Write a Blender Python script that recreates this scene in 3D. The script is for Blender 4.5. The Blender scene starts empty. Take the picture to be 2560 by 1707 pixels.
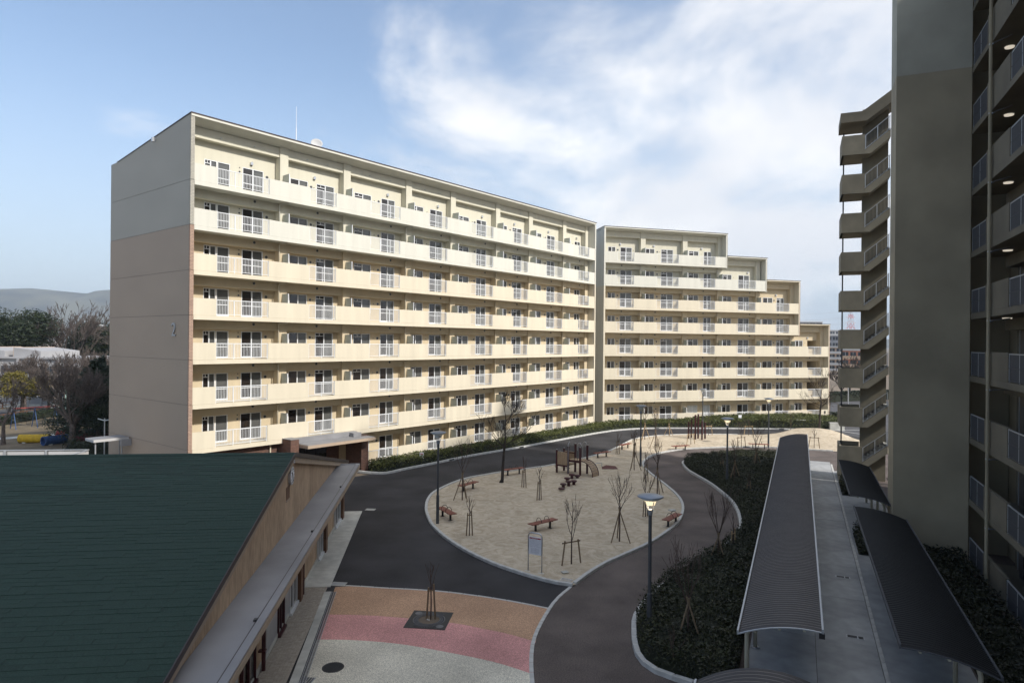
import bpy, bmesh, math, random
import numpy as np
from mathutils import Vector, Matrix, noise
from mathutils.geometry import tessellate_polygon, delaunay_2d_cdt

R = math.radians
scene = bpy.context.scene
COL = scene.collection

# ------------------------------------------------------------------ camera
CAM_H = 9.9
cam_d = bpy.data.cameras.new("camera")
cam_d.sensor_width = 36.0
cam_d.lens = 1664.5 / 2560 * 36
cam_d.clip_start = 0.1
cam_d.clip_end = 9000
cam = bpy.data.objects.new("camera", cam_d)
COL.objects.link(cam)
cam.matrix_world = Matrix.Translation((0, 0, CAM_H)) @ Matrix.Rotation(R(90.02), 4, 'X') @ Matrix.Rotation(0.0094, 4, 'Z')
scene.camera = cam

# ------------------------------------------------------------------ sky, sun, exposure
SUN_AZ, SUN_EL = -33.0, 37.5          # direction towards the sun: angle from +X, elevation
w = bpy.data.worlds.new("World")
scene.world = w
w.use_nodes = True
nt = w.node_tree
nt.nodes.clear()
N = nt.nodes.new
Lk = nt.links.new


def vmath(op, a, b=None):
    n = N('ShaderNodeMath')
    n.operation = op
    for i, v in enumerate((a, b)):
        if v is None:
            continue
        if isinstance(v, (int, float)):
            n.inputs[i].default_value = v
        else:
            Lk(v, n.inputs[i])
    return n.outputs[0]


sky = N('ShaderNodeTexSky')
sky.sky_type = 'NISHITA'
sky.sun_disc = False
sky.sun_elevation = R(SUN_EL)
sky.sun_rotation = R(90 - SUN_AZ)
sky.air_density = 1.0
sky.dust_density = 1.0
sky.ozone_density = 1.3
SKY_STRENGTH = 0.075
tc = N('ShaderNodeTexCoord')
sep = N('ShaderNodeSeparateXYZ')
Lk(tc.outputs['Generated'], sep.inputs[0])
X, Y, Zc = sep.outputs
zz = vmath('ADD', vmath('MAXIMUM', Zc, 0.0), 0.42)
comb = N('ShaderNodeCombineXYZ')
Lk(vmath('DIVIDE', X, zz), comb.inputs[0])
Lk(vmath('DIVIDE', Y, zz), comb.inputs[1])
comb.inputs[2].default_value = 14.1
n1 = N('ShaderNodeTexNoise')
n1.inputs['Scale'].default_value = 2.1
n1.inputs['Detail'].default_value = 9
n1.inputs['Roughness'].default_value = 0.57
n1.inputs['Distortion'].default_value = 0.35
Lk(comb.outputs[0], n1.inputs['Vector'])
n2 = N('ShaderNodeTexNoise')
n2.inputs['Scale'].default_value = 0.9
n2.inputs['Detail'].default_value = 3
Lk(comb.outputs[0], n2.inputs['Vector'])
# the bank of cloud lies to the north-east, thinning to clear sky in the north-west
def sstep(v, a, b, lo=0.0, hi=1.0):
    n = N('ShaderNodeMapRange')
    n.interpolation_type = 'SMOOTHSTEP'
    for k, q in (('From Min', a), ('From Max', b), ('To Min', lo), ('To Max', hi)):
        n.inputs[k].default_value = q
    Lk(v, n.inputs['Value'])
    return n.outputs[0]


side = vmath('ADD', vmath('MULTIPLY', X, 0.93), vmath('MULTIPLY', Y, -0.36))      # east-south-east is cloudier
amount = sstep(side, -0.56, -0.02)
cov = vmath('ADD', vmath('MULTIPLY', n1.outputs[0], 0.80), vmath('MULTIPLY', n2.outputs[0], 0.40))
cov = vmath('ADD', cov, vmath('MULTIPLY', amount, 0.135))
mask = sstep(cov, 0.645, 0.82, 0.0, 0.95)
# thin veil of high cloud inside the bank
veil = vmath('MULTIPLY', amount, sstep(n2.outputs[0], 0.34, 0.66, 0.0, 0.24))
# cloud brightness varies with its own thickness
n3 = N('ShaderNodeTexNoise')
n3.inputs['Scale'].default_value = 2.6
n3.inputs['Detail'].default_value = 7
Lk(comb.outputs[0], n3.inputs['Vector'])
cr = N('ShaderNodeMix')
cr.data_type = 'RGBA'
Lk(sstep(n3.outputs[0], 0.36, 0.64), cr.inputs['Factor'])
K = 1.0 / SKY_STRENGTH
CLOUD = 0.405
cr.inputs['A'].default_value = (0.94 * CLOUD * K, 0.95 * CLOUD * K, 0.99 * CLOUD * K, 1)
cr.inputs['B'].default_value = (1.21 * CLOUD * K, 1.19 * CLOUD * K, 1.17 * CLOUD * K, 1)
# pale band of thick air towards the horizon
mh = N('ShaderNodeMix')
mh.data_type = 'RGBA'
Lk(sstep(Zc, 0.0, 0.40, 0.72, 0.04), mh.inputs['Factor'])
Lk(sky.outputs[0], mh.inputs['A'])
mh.inputs['B'].default_value = (0.255 * K, 0.29 * K, 0.345 * K, 1)
mv = N('ShaderNodeMix')
mv.data_type = 'RGBA'
Lk(veil, mv.inputs['Factor'])
Lk(mh.outputs['Result'], mv.inputs['A'])
mv.inputs['B'].default_value = (0.40 * K, 0.42 * K, 0.45 * K, 1)
mx = N('ShaderNodeMix')
mx.data_type = 'RGBA'
Lk(mask, mx.inputs['Factor'])
Lk(mv.outputs['Result'], mx.inputs['A'])
Lk(cr.outputs['Result'], mx.inputs['B'])
bg = N('ShaderNodeBackground')
bg.inputs['Strength'].default_value = SKY_STRENGTH
Lk(mx.outputs['Result'], bg.inputs['Color'])
out = N('ShaderNodeOutputWorld')
Lk(bg.outputs[0], out.inputs[0])

sd = bpy.data.lights.new("sun", 'SUN')
sd.energy = 2.05
sd.angle = R(2.5)
sd.color = (1.0, 0.945, 0.865)
sun = bpy.data.objects.new("sun", sd)
COL.objects.link(sun)
sdir = Vector((math.cos(R(SUN_EL)) * math.cos(R(SUN_AZ)), math.cos(R(SUN_EL)) * math.sin(R(SUN_AZ)), math.sin(R(SUN_EL))))
sun.rotation_euler = sdir.to_track_quat('Z', 'Y').to_euler()
sun.location = (40, -20, 60)

vs = scene.view_settings
vs.view_transform = 'Standard'
vs.look = 'None'
vs.gamma = 1
vs.exposure = 1.38
vs.use_curve_mapping = False
scene.render.engine = 'CYCLES'
scene.cycles.max_bounces = 5
scene.cycles.diffuse_bounces = 3
scene.cycles.glossy_bounces = 3
scene.cycles.transparent_max_bounces = 6
scene.cycles.volume_bounces = 0
scene.cycles.use_denoising = True

# ------------------------------------------------------------------ helpers
def tag(o, label=None, cat=None, group=None, kind=None):
    if label: o['label'] = label
    if cat: o['category'] = cat
    if group: o['group'] = group
    if kind: o['kind'] = kind
    return o


def empty(name, loc=(0, 0, 0), rz=0.0, parent=None):
    o = bpy.data.objects.new(name, None)
    o.empty_display_size = 0.3
    COL.objects.link(o)
    o.location = loc
    o.rotation_euler = (0, 0, rz)
    if parent: o.parent = parent
    return o


def link(name, mesh, parent=None, loc=(0, 0, 0), rz=0.0, kind=None):
    o = bpy.data.objects.new(name, mesh)
    COL.objects.link(o)
    o.location = loc
    o.rotation_euler = (0, 0, rz)
    if parent: o.parent = parent
    if kind: o['kind'] = kind
    return o


class MB:
    def __init__(s):
        s.v = []; s.f = []; s.m = []; s.mats = []

    def mi(s, mat):
        if mat not in s.mats: s.mats.append(mat)
        return s.mats.index(mat)

    def add(s, vs, fs, mat):
        b = len(s.v); i = s.mi(mat)
        s.v.extend(tuple(p) for p in vs)
        for f in fs:
            s.f.append(tuple(b + k for k in f)); s.m.append(i)

    def box(s, x0, x1, y0, y1, z0, z1, mat):
        vs = [(x0, y0, z0), (x1, y0, z0), (x1, y1, z0), (x0, y1, z0), (x0, y0, z1), (x1, y0, z1), (x1, y1, z1), (x0, y1, z1)]
        s.add(vs, [(0, 3, 2, 1), (4, 5, 6, 7), (0, 1, 5, 4), (1, 2, 6, 5), (2, 3, 7, 6), (3, 0, 4, 7)], mat)
        return s

    def obox(s, p0, p1, wd, h, mat, up=(0, 0, 1)):
        """a bar of section wd x h from p0 to p1"""
        p0, p1 = Vector(p0), Vector(p1)
        d = (p1 - p0).normalized()
        u = Vector(up)
        if abs(d.dot(u)) > .99: u = Vector((1, 0, 0))
        r = d.cross(u).normalized(); q = r.cross(d)
        a, b = r * wd / 2, q * h / 2
        vs = [p0 - a - b, p0 + a - b, p0 + a + b, p0 - a + b, p1 - a - b, p1 + a - b, p1 + a + b, p1 - a + b]
        s.add(vs, [(3, 2, 1, 0), (4, 5, 6, 7), (0, 1, 5, 4), (1, 2, 6, 5), (2, 3, 7, 6), (3, 0, 4, 7)], mat)
        return s

    def prism(s, poly, fn, mat, t0, t1):
        """poly 2D extruded from t0 to t1, fn(u, v, t) -> 3D"""
        n = len(poly)
        vs = [fn(u, v, t0) for u, v in poly] + [fn(u, v, t1) for u, v in poly]
        fs = [tuple(range(n))[::-1], tuple(range(n, 2 * n))] + [(i, (i + 1) % n, n + (i + 1) % n, n + i) for i in range(n)]
        s.add(vs, fs, mat)
        return s

    def tube(s, pts, rad, mat, n=8, cap=True):
        pts = [Vector(p) for p in pts]
        if not hasattr(rad, '__len__'): rad = [rad] * len(pts)
        vs = []; fs = []
        pr = None
        for i, p in enumerate(pts):
            d = (pts[min(i + 1, len(pts) - 1)] - pts[max(i - 1, 0)]).normalized()
            if pr is None:
                a = Vector((1, 0, 0)) if abs(d.x) < .8 else Vector((0, 1, 0))
                r = d.cross(a).normalized()
            else:
                r = (pr - d * pr.dot(d)).normalized()
            pr = r
            q = d.cross(r)
            for k in range(n):
                t = 2 * math.pi * k / n
                vs.append(p + (r * math.cos(t) + q * math.sin(t)) * rad[i])
        for i in range(len(pts) - 1):
            for k in range(n):
                k2 = (k + 1) % n
                fs.append((i * n + k, i * n + k2, (i + 1) * n + k2, (i + 1) * n + k))
        if cap:
            fs.append(tuple(range(n))[::-1])
            fs.append(tuple(range((len(pts) - 1) * n, len(pts) * n)))
        s.add(vs, fs, mat)
        return s

    def lathe(s, prof, mat, n=16, c=(0, 0, 0)):
        vs = []; fs = []
        for r, z in prof:
            for k in range(n):
                t = 2 * math.pi * k / n
                vs.append((c[0] + r * math.cos(t), c[1] + r * math.sin(t), c[2] + z))
        for i in range(len(prof) - 1):
            for k in range(n):
                k2 = (k + 1) % n
                fs.append((i * n + k, i * n + k2, (i + 1) * n + k2, (i + 1) * n + k))
        fs.append(tuple(range(n))[::-1])
        fs.append(tuple(range((len(prof) - 1) * n, len(prof) * n)))
        s.add(vs, fs, mat)
        return s

    def mesh(s, name, smooth=False):
        me = bpy.data.meshes.new(name)
        me.from_pydata(s.v, [], s.f)
        for m in s.mats: me.materials.append(m)
        me.polygons.foreach_set('material_index', s.m)
        if smooth: me.polygons.foreach_set('use_smooth', [True] * len(s.f))
        me.update()
        return me

    def obj(s, name, parent=None, loc=(0, 0, 0), rz=0.0, smooth=False, kind=None):
        return link(name, s.mesh(name, smooth), parent, loc, rz, kind)


def box_obj(name, x0, x1, y0, y1, z0, z1, mat, parent=None):
    return MB().box(x0, x1, y0, y1, z0, z1, mat).obj(name, parent)


_cache = {}


def shared(key, fn):
    if key not in _cache: _cache[key] = fn()
    return _cache[key]


def smooth_line(pts, step=0.6, closed=False):
    """Catmull-Rom through pts, resampled at about step"""
    P = [Vector((p[0], p[1])) for p in pts]
    n = len(P); o = []
    rng = range(n if closed else n - 1)
    for i in rng:
        g = (lambda k: P[k % n]) if closed else (lambda k: P[min(max(k, 0), n - 1)])
        p0, p1, p2, p3 = g(i - 1), g(i), g(i + 1), g(i + 2)
        for k in range(12):
            t = k / 12
            o.append(0.5 * (2 * p1 + (p2 - p0) * t + (2 * p0 - 5 * p1 + 4 * p2 - p3) * t * t + (3 * p1 - p0 - 3 * p2 + p3) * t ** 3))
    o.append(P[0].copy() if closed else P[-1].copy())
    res = [o[0]]; acc = 0
    tot = sum((o[i + 1] - o[i]).length for i in range(len(o) - 1))
    m = max(1, round(tot / step)); st = tot / m; nxt = st
    for i in range(len(o) - 1):
        seg = (o[i + 1] - o[i]).length
        while seg > 1e-9 and acc + seg >= nxt - 1e-6 and len(res) < m:
            res.append(o[i].lerp(o[i + 1], (nxt - acc) / seg)); nxt += st
        acc += seg
    res.append(o[-1])
    return res


def sheet(name, poly, z, mat, kind='structure', parent=None):
    vs = [(p[0], p[1], z) for p in poly]
    tri = tessellate_polygon([[Vector(v) for v in vs]])
    me = bpy.data.meshes.new(name)
    fs = []
    for t in tri:
        a, b, c = (Vector(vs[i]) for i in t)
        fs.append(t if (b - a).cross(c - a).z > 0 else t[::-1])
    me.from_pydata(vs, [], fs)
    me.materials.append(mat)
    o = link(name, me, parent)
    if kind and not parent: o['kind'] = kind
    return o


def in_poly(x, y, poly):
    c = False; j = len(poly) - 1
    for i in range(len(poly)):
        xi, yi = poly[i][0], poly[i][1]; xj, yj = poly[j][0], poly[j][1]
        if (yi > y) != (yj > y) and x < (xj - xi) * (y - yi) / (yj - yi) + xi: c = not c
        j = i
    return c


def in_poly_np(P, poly):
    c = np.zeros(len(P), bool); j = len(poly) - 1
    for i in range(len(poly)):
        xi, yi = poly[i][0], poly[i][1]; xj, yj = poly[j][0], poly[j][1]
        if abs(yj - yi) > 1e-12:
            c ^= ((yi > P[:, 1]) != (yj > P[:, 1])) & (P[:, 0] < (xj - xi) * (P[:, 1] - yi) / (yj - yi) + xi)
        j = i
    return c


def edge_dist(P, poly):
    d = np.full(len(P), 1e9)
    for i in range(len(poly)):
        a = np.array(poly[i][:2], float); b = np.array(poly[(i + 1) % len(poly)][:2], float)
        ab = b - a; t = np.clip(((P - a) @ ab) / max(ab @ ab, 1e-9), 0, 1)
        d = np.minimum(d, np.linalg.norm(P - a - t[:, None] * ab, axis=1))
    return d


def kerb(name, pts, mat, width=0.16, h=0.12, step=0.6, side=1, z0=-0.02, base=None):
    """a run of separate kerb stones along a smooth line; side=+1 puts the stones to the left of the line"""
    P = smooth_line(pts, step)
    bed = MB(); n = len(P); nr = []
    for i in range(n):
        d = (P[min(i + 1, n - 1)] - P[max(i - 1, 0)]).normalized()
        nr.append(Vector((-d.y, d.x)) * side)
    for i in range(n - 1):
        a0, a1 = P[i] + nr[i] * .012, P[i + 1] + nr[i + 1] * .012
        b0, b1 = P[i] + nr[i] * (width - .012), P[i + 1] + nr[i + 1] * (width - .012)
        bed.add([(a0.x, a0.y, h - .02), (a1.x, a1.y, h - .02), (b1.x, b1.y, h - .02), (b0.x, b0.y, h - .02), (a0.x, a0.y, z0), (a1.x, a1.y, z0), (b1.x, b1.y, z0), (b0.x, b0.y, z0)],
                [(0, 1, 2, 3), (0, 4, 5, 1), (2, 6, 7, 3), (0, 3, 7, 4), (1, 5, 6, 2)], base or mat)
    k = bed.obj(name)
    k['kind'] = 'structure'
    rnd = random.Random(len(pts) * 7 + n)
    for i in range(n - 1):
        g = 0.006
        L = (P[i + 1] - P[i]).length
        t0, t1 = g / L, 1 - g / L
        a0, a1 = P[i].lerp(P[i + 1], t0), P[i].lerp(P[i + 1], t1)
        m0, m1 = nr[i].lerp(nr[i + 1], t0), nr[i].lerp(nr[i + 1], t1)
        b0, b1 = a0 + m0 * width, a1 + m1 * width
        c = (a0 + b1) / 2; dz = rnd.uniform(-.004, .004); ch = .015
        loop = [a0, a1, b1, b0]
        cen = (a0 + a1 + b0 + b1) / 4
        vs = [(p.x - c.x, p.y - c.y, z0) for p in loop] + [(p.x - c.x, p.y - c.y, h + dz - ch) for p in loop]
        for p in loop:
            q = p + (cen - p).normalized() * ch
            vs.append((q.x - c.x, q.y - c.y, h + dz))
        fs = [(8, 9, 10, 11)] + [(j, (j + 1) % 4, 4 + (j + 1) % 4, 4 + j) for j in range(4)] + [(4 + j, 4 + (j + 1) % 4, 8 + (j + 1) % 4, 8 + j) for j in range(4)]
        if side > 0: pass
        else: fs = [f[::-1] for f in fs]
        s = MB(); s.add(vs, fs, mat)
        s.obj('kerb_stone', k, (c.x, c.y, 0))
    return k


# ------------------------------------------------------------------ materials
def pbr(name, col, rough=0.8, var=0.08, scale=3.0, bump=0.0, bscale=60.0, metal=0.0, col2=None, mixscale=None, spec=0.4, detail=4, island=0.0, fac_lo=.35, fac_hi=.65, dist=0.0, stretch=None, bdist=.02, mlo=.80, mhi=1.16):
    m = bpy.data.materials.new(name)
    m.use_nodes = True
    t = m.node_tree
    b = t.nodes['Principled BSDF']
    b.inputs['Roughness'].default_value = rough
    b.inputs['Metallic'].default_value = metal
    b.inputs['Specular IOR Level'].default_value = spec
    co = t.nodes.new('ShaderNodeTexCoord')
    vec = co.outputs['Object']
    if stretch:
        mp = t.nodes.new('ShaderNodeMapping'); mp.inputs['Scale'].default_value = stretch
        t.links.new(vec, mp.inputs[0]); vec = mp.outputs[0]
    nz = t.nodes.new('ShaderNodeTexNoise')
    nz.inputs['Scale'].default_value = scale
    nz.inputs['Detail'].default_value = detail
    nz.inputs['Distortion'].default_value = dist
    t.links.new(vec, nz.inputs['Vector'])
    mxn = t.nodes.new('ShaderNodeMix'); mxn.data_type = 'RGBA'
    mr = t.nodes.new('ShaderNodeMapRange')
    mr.inputs['From Min'].default_value = fac_lo; mr.inputs['From Max'].default_value = fac_hi
    t.links.new(nz.outputs[0], mr.inputs['Value'])
    t.links.new(mr.outputs[0], mxn.inputs['Factor'])
    c2 = col2 or tuple(min(1, c * (1 + var)) for c in col)
    c1 = col if col2 else tuple(c * (1 - var) for c in col)
    mxn.inputs['A'].default_value = (*c1, 1)
    mxn.inputs['B'].default_value = (*c2, 1)
    colo = mxn.outputs['Result']
    # broad second octave: weathering over metres
    if mixscale:
        n2 = t.nodes.new('ShaderNodeTexNoise'); n2.inputs['Scale'].default_value = mixscale; n2.inputs['Detail'].default_value = 5
        t.links.new(vec, n2.inputs['Vector'])
        mr2 = t.nodes.new('ShaderNodeMapRange'); mr2.inputs['From Min'].default_value = .3; mr2.inputs['From Max'].default_value = .7
        mr2.inputs['To Min'].default_value = mlo; mr2.inputs['To Max'].default_value = mhi
        t.links.new(n2.outputs[0], mr2.inputs['Value'])
        mu = t.nodes.new('ShaderNodeVectorMath'); mu.operation = 'SCALE'
        t.links.new(colo, mu.inputs[0]); t.links.new(mr2.outputs[0], mu.inputs['Scale'])
        colo = mu.outputs[0]
    if island:
        ge = t.nodes.new('ShaderNodeNewGeometry')
        mr3 = t.nodes.new('ShaderNodeMapRange'); mr3.inputs['To Min'].default_value = 1 - island; mr3.inputs['To Max'].default_value = 1 + island
        t.links.new(ge.outputs['Random Per Island'], mr3.inputs['Value'])
        mu = t.nodes.new('ShaderNodeVectorMath'); mu.operation = 'SCALE'
        t.links.new(colo, mu.inputs[0]); t.links.new(mr3.outputs[0], mu.inputs['Scale'])
        colo = mu.outputs[0]
    t.links.new(colo, b.inputs['Base Color'])
    if bump:
        nb = t.nodes.new('ShaderNodeTexNoise'); nb.inputs['Scale'].default_value = bscale; nb.inputs['Detail'].default_value = 3
        t.links.new(vec, nb.inputs['Vector'])
        bm_ = t.nodes.new('ShaderNodeBump'); bm_.inputs['Strength'].default_value = bump; bm_.inputs['Distance'].default_value = bdist
        t.links.new(nb.outputs[0], bm_.inputs['Height'])
        t.links.new(bm_.outputs[0], b.inputs['Normal'])
    return m


def leaf_mat(name, dark, light, rough=.5):
    """leaf colours vary leaf by leaf and clump by clump"""
    m = bpy.data.materials.new(name); m.use_nodes = True
    t = m.node_tree; b = t.nodes['Principled BSDF']
    b.inputs['Roughness'].default_value = rough
    b.inputs['Specular IOR Level'].default_value = .3
    ge = t.nodes.new('ShaderNodeNewGeometry')
    co = t.nodes.new('ShaderNodeTexCoord')
    nz = t.nodes.new('ShaderNodeTexNoise'); nz.inputs['Scale'].default_value = .9; nz.inputs['Detail'].default_value = 3
    t.links.new(co.outputs['Object'], nz.inputs['Vector'])
    ad = t.nodes.new('ShaderNodeMath'); ad.operation = 'ADD'
    sb = t.nodes.new('ShaderNodeMath'); sb.operation = 'MULTIPLY'; sb.inputs[1].default_value = .55
    t.links.new(ge.outputs['Random Per Island'], sb.inputs[0])
    t.links.new(nz.outputs[0], ad.inputs[0]); t.links.new(sb.outputs[0], ad.inputs[1])
    mr = t.nodes.new('ShaderNodeMapRange'); mr.inputs['From Min'].default_value = .35; mr.inputs['From Max'].default_value = 1.15
    t.links.new(ad.outputs[0], mr.inputs['Value'])
    mx_ = t.nodes.new('ShaderNodeMix'); mx_.data_type = 'RGBA'
    mx_.inputs['A'].default_value = (*dark, 1); mx_.inputs['B'].default_value = (*light, 1)
    t.links.new(mr.outputs[0], mx_.inputs['Factor'])
    t.links.new(mx_.outputs['Result'], b.inputs['Base Color'])
    return m


def emit_mat(name, col, st):
    m = bpy.data.materials.new(name); m.use_nodes = True
    b = m.node_tree.nodes['Principled BSDF']
    b.inputs['Base Color'].default_value = (*col, 1)
    b.inputs['Emission Color'].default_value = (*col, 1)
    b.inputs['Emission Strength'].default_value = st
    return m


def glass_mat(name, col, rough, var=.3, scale=.5):
    m = pbr(name, col, rough, var, scale, spec=.7, detail=2)
    m.node_tree.nodes['Principled BSDF'].inputs['IOR'].default_value = 1.5
    return m


M = {}
M['white'] = pbr('paint_ivory', (.605, .595, .525), .75, .03, .6, .06, 90, mixscale=1.3, mlo=.95, mhi=1.03, stretch=(1.6, 1.6, .14))
M['cream'] = pbr('paint_cream', (.63, .57, .445), .75, .03, .6, .06, 90, mixscale=1.3, mlo=.95, mhi=1.03, stretch=(1.6, 1.6, .14))
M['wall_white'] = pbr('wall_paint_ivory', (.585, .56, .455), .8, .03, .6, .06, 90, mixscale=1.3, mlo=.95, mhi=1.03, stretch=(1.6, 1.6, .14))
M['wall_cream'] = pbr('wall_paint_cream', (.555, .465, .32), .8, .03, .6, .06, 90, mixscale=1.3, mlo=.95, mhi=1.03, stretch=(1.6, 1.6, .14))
M['tower_white'] = pbr('tower_paint_pale_shaded', (.33, .325, .27), .8, .04, .7, .06, 90, mixscale=.3)  # pale upper paint, lowered in tone to carry the block's shade
M['tower'] = pbr('tower_paint_beige_shaded', (.29, .255, .18), .8, .04, .7, .06, 90, mixscale=.3)  # beige kept darker than the cream blocks, shade put into the colour
M['stair'] = pbr('stair_concrete_shaded', (.20, .182, .138), .85, .08, 1.5, .1, 60, mixscale=.5)  # same building as the tower; the stair's deeper shade is in this colour
M['gallery'] = pbr('gallery_paint_shaded', (.135, .120, .088), .8, .05, .8, .06, 90, mixscale=.4)  # darkest copy of the tower paint, with the gallery shade painted in
M['tile_grey'] = pbr('mosaic_tile_grey', (.40, .385, .335), .6, .24, 16, .08, 30, mlo=.95, mhi=1.05, mixscale=.2, stretch=(1, 1, 2.2), detail=2)
M['tile_brown'] = pbr('mosaic_tile_brown', (.40, .320, .246), .6, .24, 16, .08, 30, mlo=.95, mhi=1.05, mixscale=.2, stretch=(1, 1, 2.2), detail=2)
M['alu'] = pbr('white_aluminium', (.70, .72, .74), .4, .03, 4, metal=.0, spec=.5)
M['alu_grey'] = pbr('grey_aluminium', (.42, .44, .46), .4, .05, 4, metal=.4)
M['partition'] = pbr('partition_board', (.50, .52, .45), .7, .05, 2)
M['glass'] = glass_mat('dark_glass', (.018, .014, .013), .03)
M['screen'] = glass_mat('screened_glass', (.09, .092, .09), .12, .25)
M['curtain'] = pbr('curtain_glass', (.55, .57, .56), .35, .2, 6, stretch=(6, 6, .3))
M['vent'] = pbr('vent_cap', (.06, .06, .06), .5, .1, 8)
M['steel'] = pbr('stainless_steel', (.55, .56, .58), .3, .06, 6, metal=.8)
M['dark_edge'] = pbr('roof_edging_brown', (.05, .035, .035), .5, .1, 4)
M['concrete'] = pbr('concrete_pale', (.50, .50, .46), .85, .12, 2.2, .15, 40, mixscale=.35)
M['walk'] = pbr('concrete_walkway', (.335, .345, .35), .85, .10, 2.0, .15, 40, mixscale=.3)
M['kerb'] = pbr('kerb_concrete', (.50, .50, .48), .85, .12, 3, .2, 50)
M['asphalt'] = pbr('asphalt_dark', (.033, .032, .035), .9, .35, 26, .5, 120, mixscale=.38, detail=6, mlo=.60, mhi=1.55)
M['asphalt_far'] = pbr('asphalt_grey', (.075, .075, .08), .9, .2, 20, .3, 90, mixscale=.2)
M['path'] = pbr('asphalt_brown', (.108, .088, .080), .9, .35, 28, .5, 120, mixscale=.5, detail=6, mlo=.70, mhi=1.35)
M['sand'] = pbr('dry_sandy_soil', (.56, .485, .37), .95, 0, 1.7, .7, 14, col2=(.41, .335, .24), mixscale=.35, mlo=.9, mhi=1.1, detail=10, dist=1.6, bdist=.04, fac_lo=.36, fac_hi=.66)
M['tan'] = pbr('resin_gravel_tan', (.48, .30, .19), .9, .40, 45, .5, 90, mixscale=.4, detail=2)
M['pink'] = pbr('resin_gravel_pink', (.62, .31, .29), .9, .36, 45, .5, 90, mixscale=.4, detail=2)
M['beige'] = pbr('resin_gravel_beige', (.64, .605, .505), .9, .38, 45, .5, 90, mixscale=.4, detail=2)
M['soil'] = pbr('garden_soil', (.06, .042, .03), .95, .3, 6, .6, 20)
M['earth'] = pbr('bare_earth', (.17, .135, .10), .95, .2, .6, .5, 6, mixscale=.05)
M['park'] = pbr('winter_turf', (.19, .15, .10), .95, 0, .8, .5, 8, col2=(.13, .105, .065), mixscale=.08)
M['shingle'] = pbr('green_shingle', (.016, .038, .028), .85, .25, 30, .5, 120, island=.16)
M['stucco'] = pbr('brown_stucco', (.48, .345, .23), .9, .16, 4, .35, 60, mixscale=.3, stretch=(3, 3, .6))
M['tan_trim'] = pbr('tan_trim', (.40, .31, .23), .7, .05, 3)
M['grey_roof'] = pbr('grey_membrane_roof', (.24, .24, .25), .55, .07, .8, .08, 30, mixscale=.35)
M['pilaster'] = pbr('brown_pilaster', (.15, .075, .04), .6, .1, 4)
M['maroon'] = pbr('maroon_paint', (.050, .008, .012), .45, .15, 5)
M['timber'] = pbr('tan_deck_board', (.36, .26, .165), .7, .12, 6, .1, 30)
M['bench'] = pbr('red_brown_slat', (.21, .065, .042), .6, .12, 6)
M['black_metal'] = pbr('black_metal', (.016, .016, .018), .5, .1, 8)
M['pole'] = pbr('lamp_pole_grey', (.06, .065, .072), .5, .1, 3, spec=.5)
M['lamp_cap'] = pbr('lamp_cap_grey', (.22, .25, .30), .35, .05, 3, metal=.5)
M['lamp_off'] = pbr('lamp_glass_off', (.55, .60, .62), .2, .05, 3)
M['lamp_on'] = emit_mat('lamp_glass_lit', (1.0, .82, .52), .42)
M['gal_lamp'] = emit_mat('gallery_lamp_lit', (1.0, .90, .74), .22)
M['stake'] = pbr('stake_wood', (.19, .14, .09), .9, .25, 12, stretch=(6, 6, .6))
M['stake_pale'] = pbr('stake_wood_pale', (.36, .26, .15), .9, .2, 12)
M['bark'] = pbr('young_bark', (.075, .052, .042), .9, .25, 10)
M['bark_dark'] = pbr('dark_bark', (.045, .036, .030), .95, .3, 6, .4, 30)
M['bark_grey'] = pbr('grey_bark', (.105, .085, .075), .95, .3, 6, .4, 30)
M['hedge'] = leaf_mat('hedge_leaf', (.026, .040, .010), (.13, .14, .038))
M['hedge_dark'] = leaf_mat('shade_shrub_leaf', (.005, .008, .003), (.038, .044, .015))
M['hedge_deep'] = leaf_mat('deep_shade_leaf', (.004, .006, .003), (.024, .028, .011))  # darker copy of the shrub leaf, shade beside the galleries in its colour
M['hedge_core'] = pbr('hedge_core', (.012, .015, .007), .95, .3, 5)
M['ever'] = leaf_mat('evergreen_leaf', (.005, .010, .005), (.027, .040, .014))
M['ever_yel'] = leaf_mat('yellow_leaf', (.045, .050, .010), (.20, .16, .03))
M['conifer'] = leaf_mat('conifer_leaf', (.012, .022, .014), (.048, .066, .038))
M['sign'] = pbr('sign_white', (.78, .80, .84), .4, .03, 5)
M['sign_red'] = pbr('sign_red', (.40, .02, .03), .5, .05, 5)
M['ink'] = pbr('sign_ink', (.40, .42, .48), .6, .1, 5)
M['ink_white'] = pbr('sign_letter_white', (.75, .75, .75), .6, .03, 5)
M['iron'] = pbr('cast_iron', (.020, .022, .025), .55, .2, 20, .3, 60)
M['rubber'] = pbr('rubber_mat', (.12, .05, .045), .95, .2, 20)
M['rib'] = pbr('corrugated_steel', (.100, .089, .083), .45, .06, 1.5, metal=.25)
M['rib_dark'] = pbr('corrugated_steel_dark', (.020, .020, .020), .5, .06, 1.5, metal=.2)
M['post_cream'] = pbr('cream_post', (.45, .42, .33), .6, .05, 4)
M['yellow'] = pbr('yellow_pipe', (.55, .36, .02), .6, .15, 4)
M['blue'] = pbr('blue_pipe', (.03, .075, .20), .6, .15, 4)
M['red'] = pbr('red_pipe', (.28, .035, .03), .6, .15, 4)
M['wine'] = pbr('wine_pipe', (.13, .02, .025), .6, .15, 4)
M['far_white'] = pbr('far_white_wall', (.46, .46, .46), .8, .08, .3)
M['school_wall'] = pbr('school_wall', (.33, .33, .34), .8, .08, .3)
M['far_tan'] = pbr('far_tan_wall', (.50, .36, .25), .8, .08, .3)
M['far_orange'] = pbr('far_orange_wall', (.55, .24, .15), .8, .08, .3)
M['far_grey'] = pbr('far_grey_wall', (.28, .29, .31), .8, .08, .3)
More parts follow.
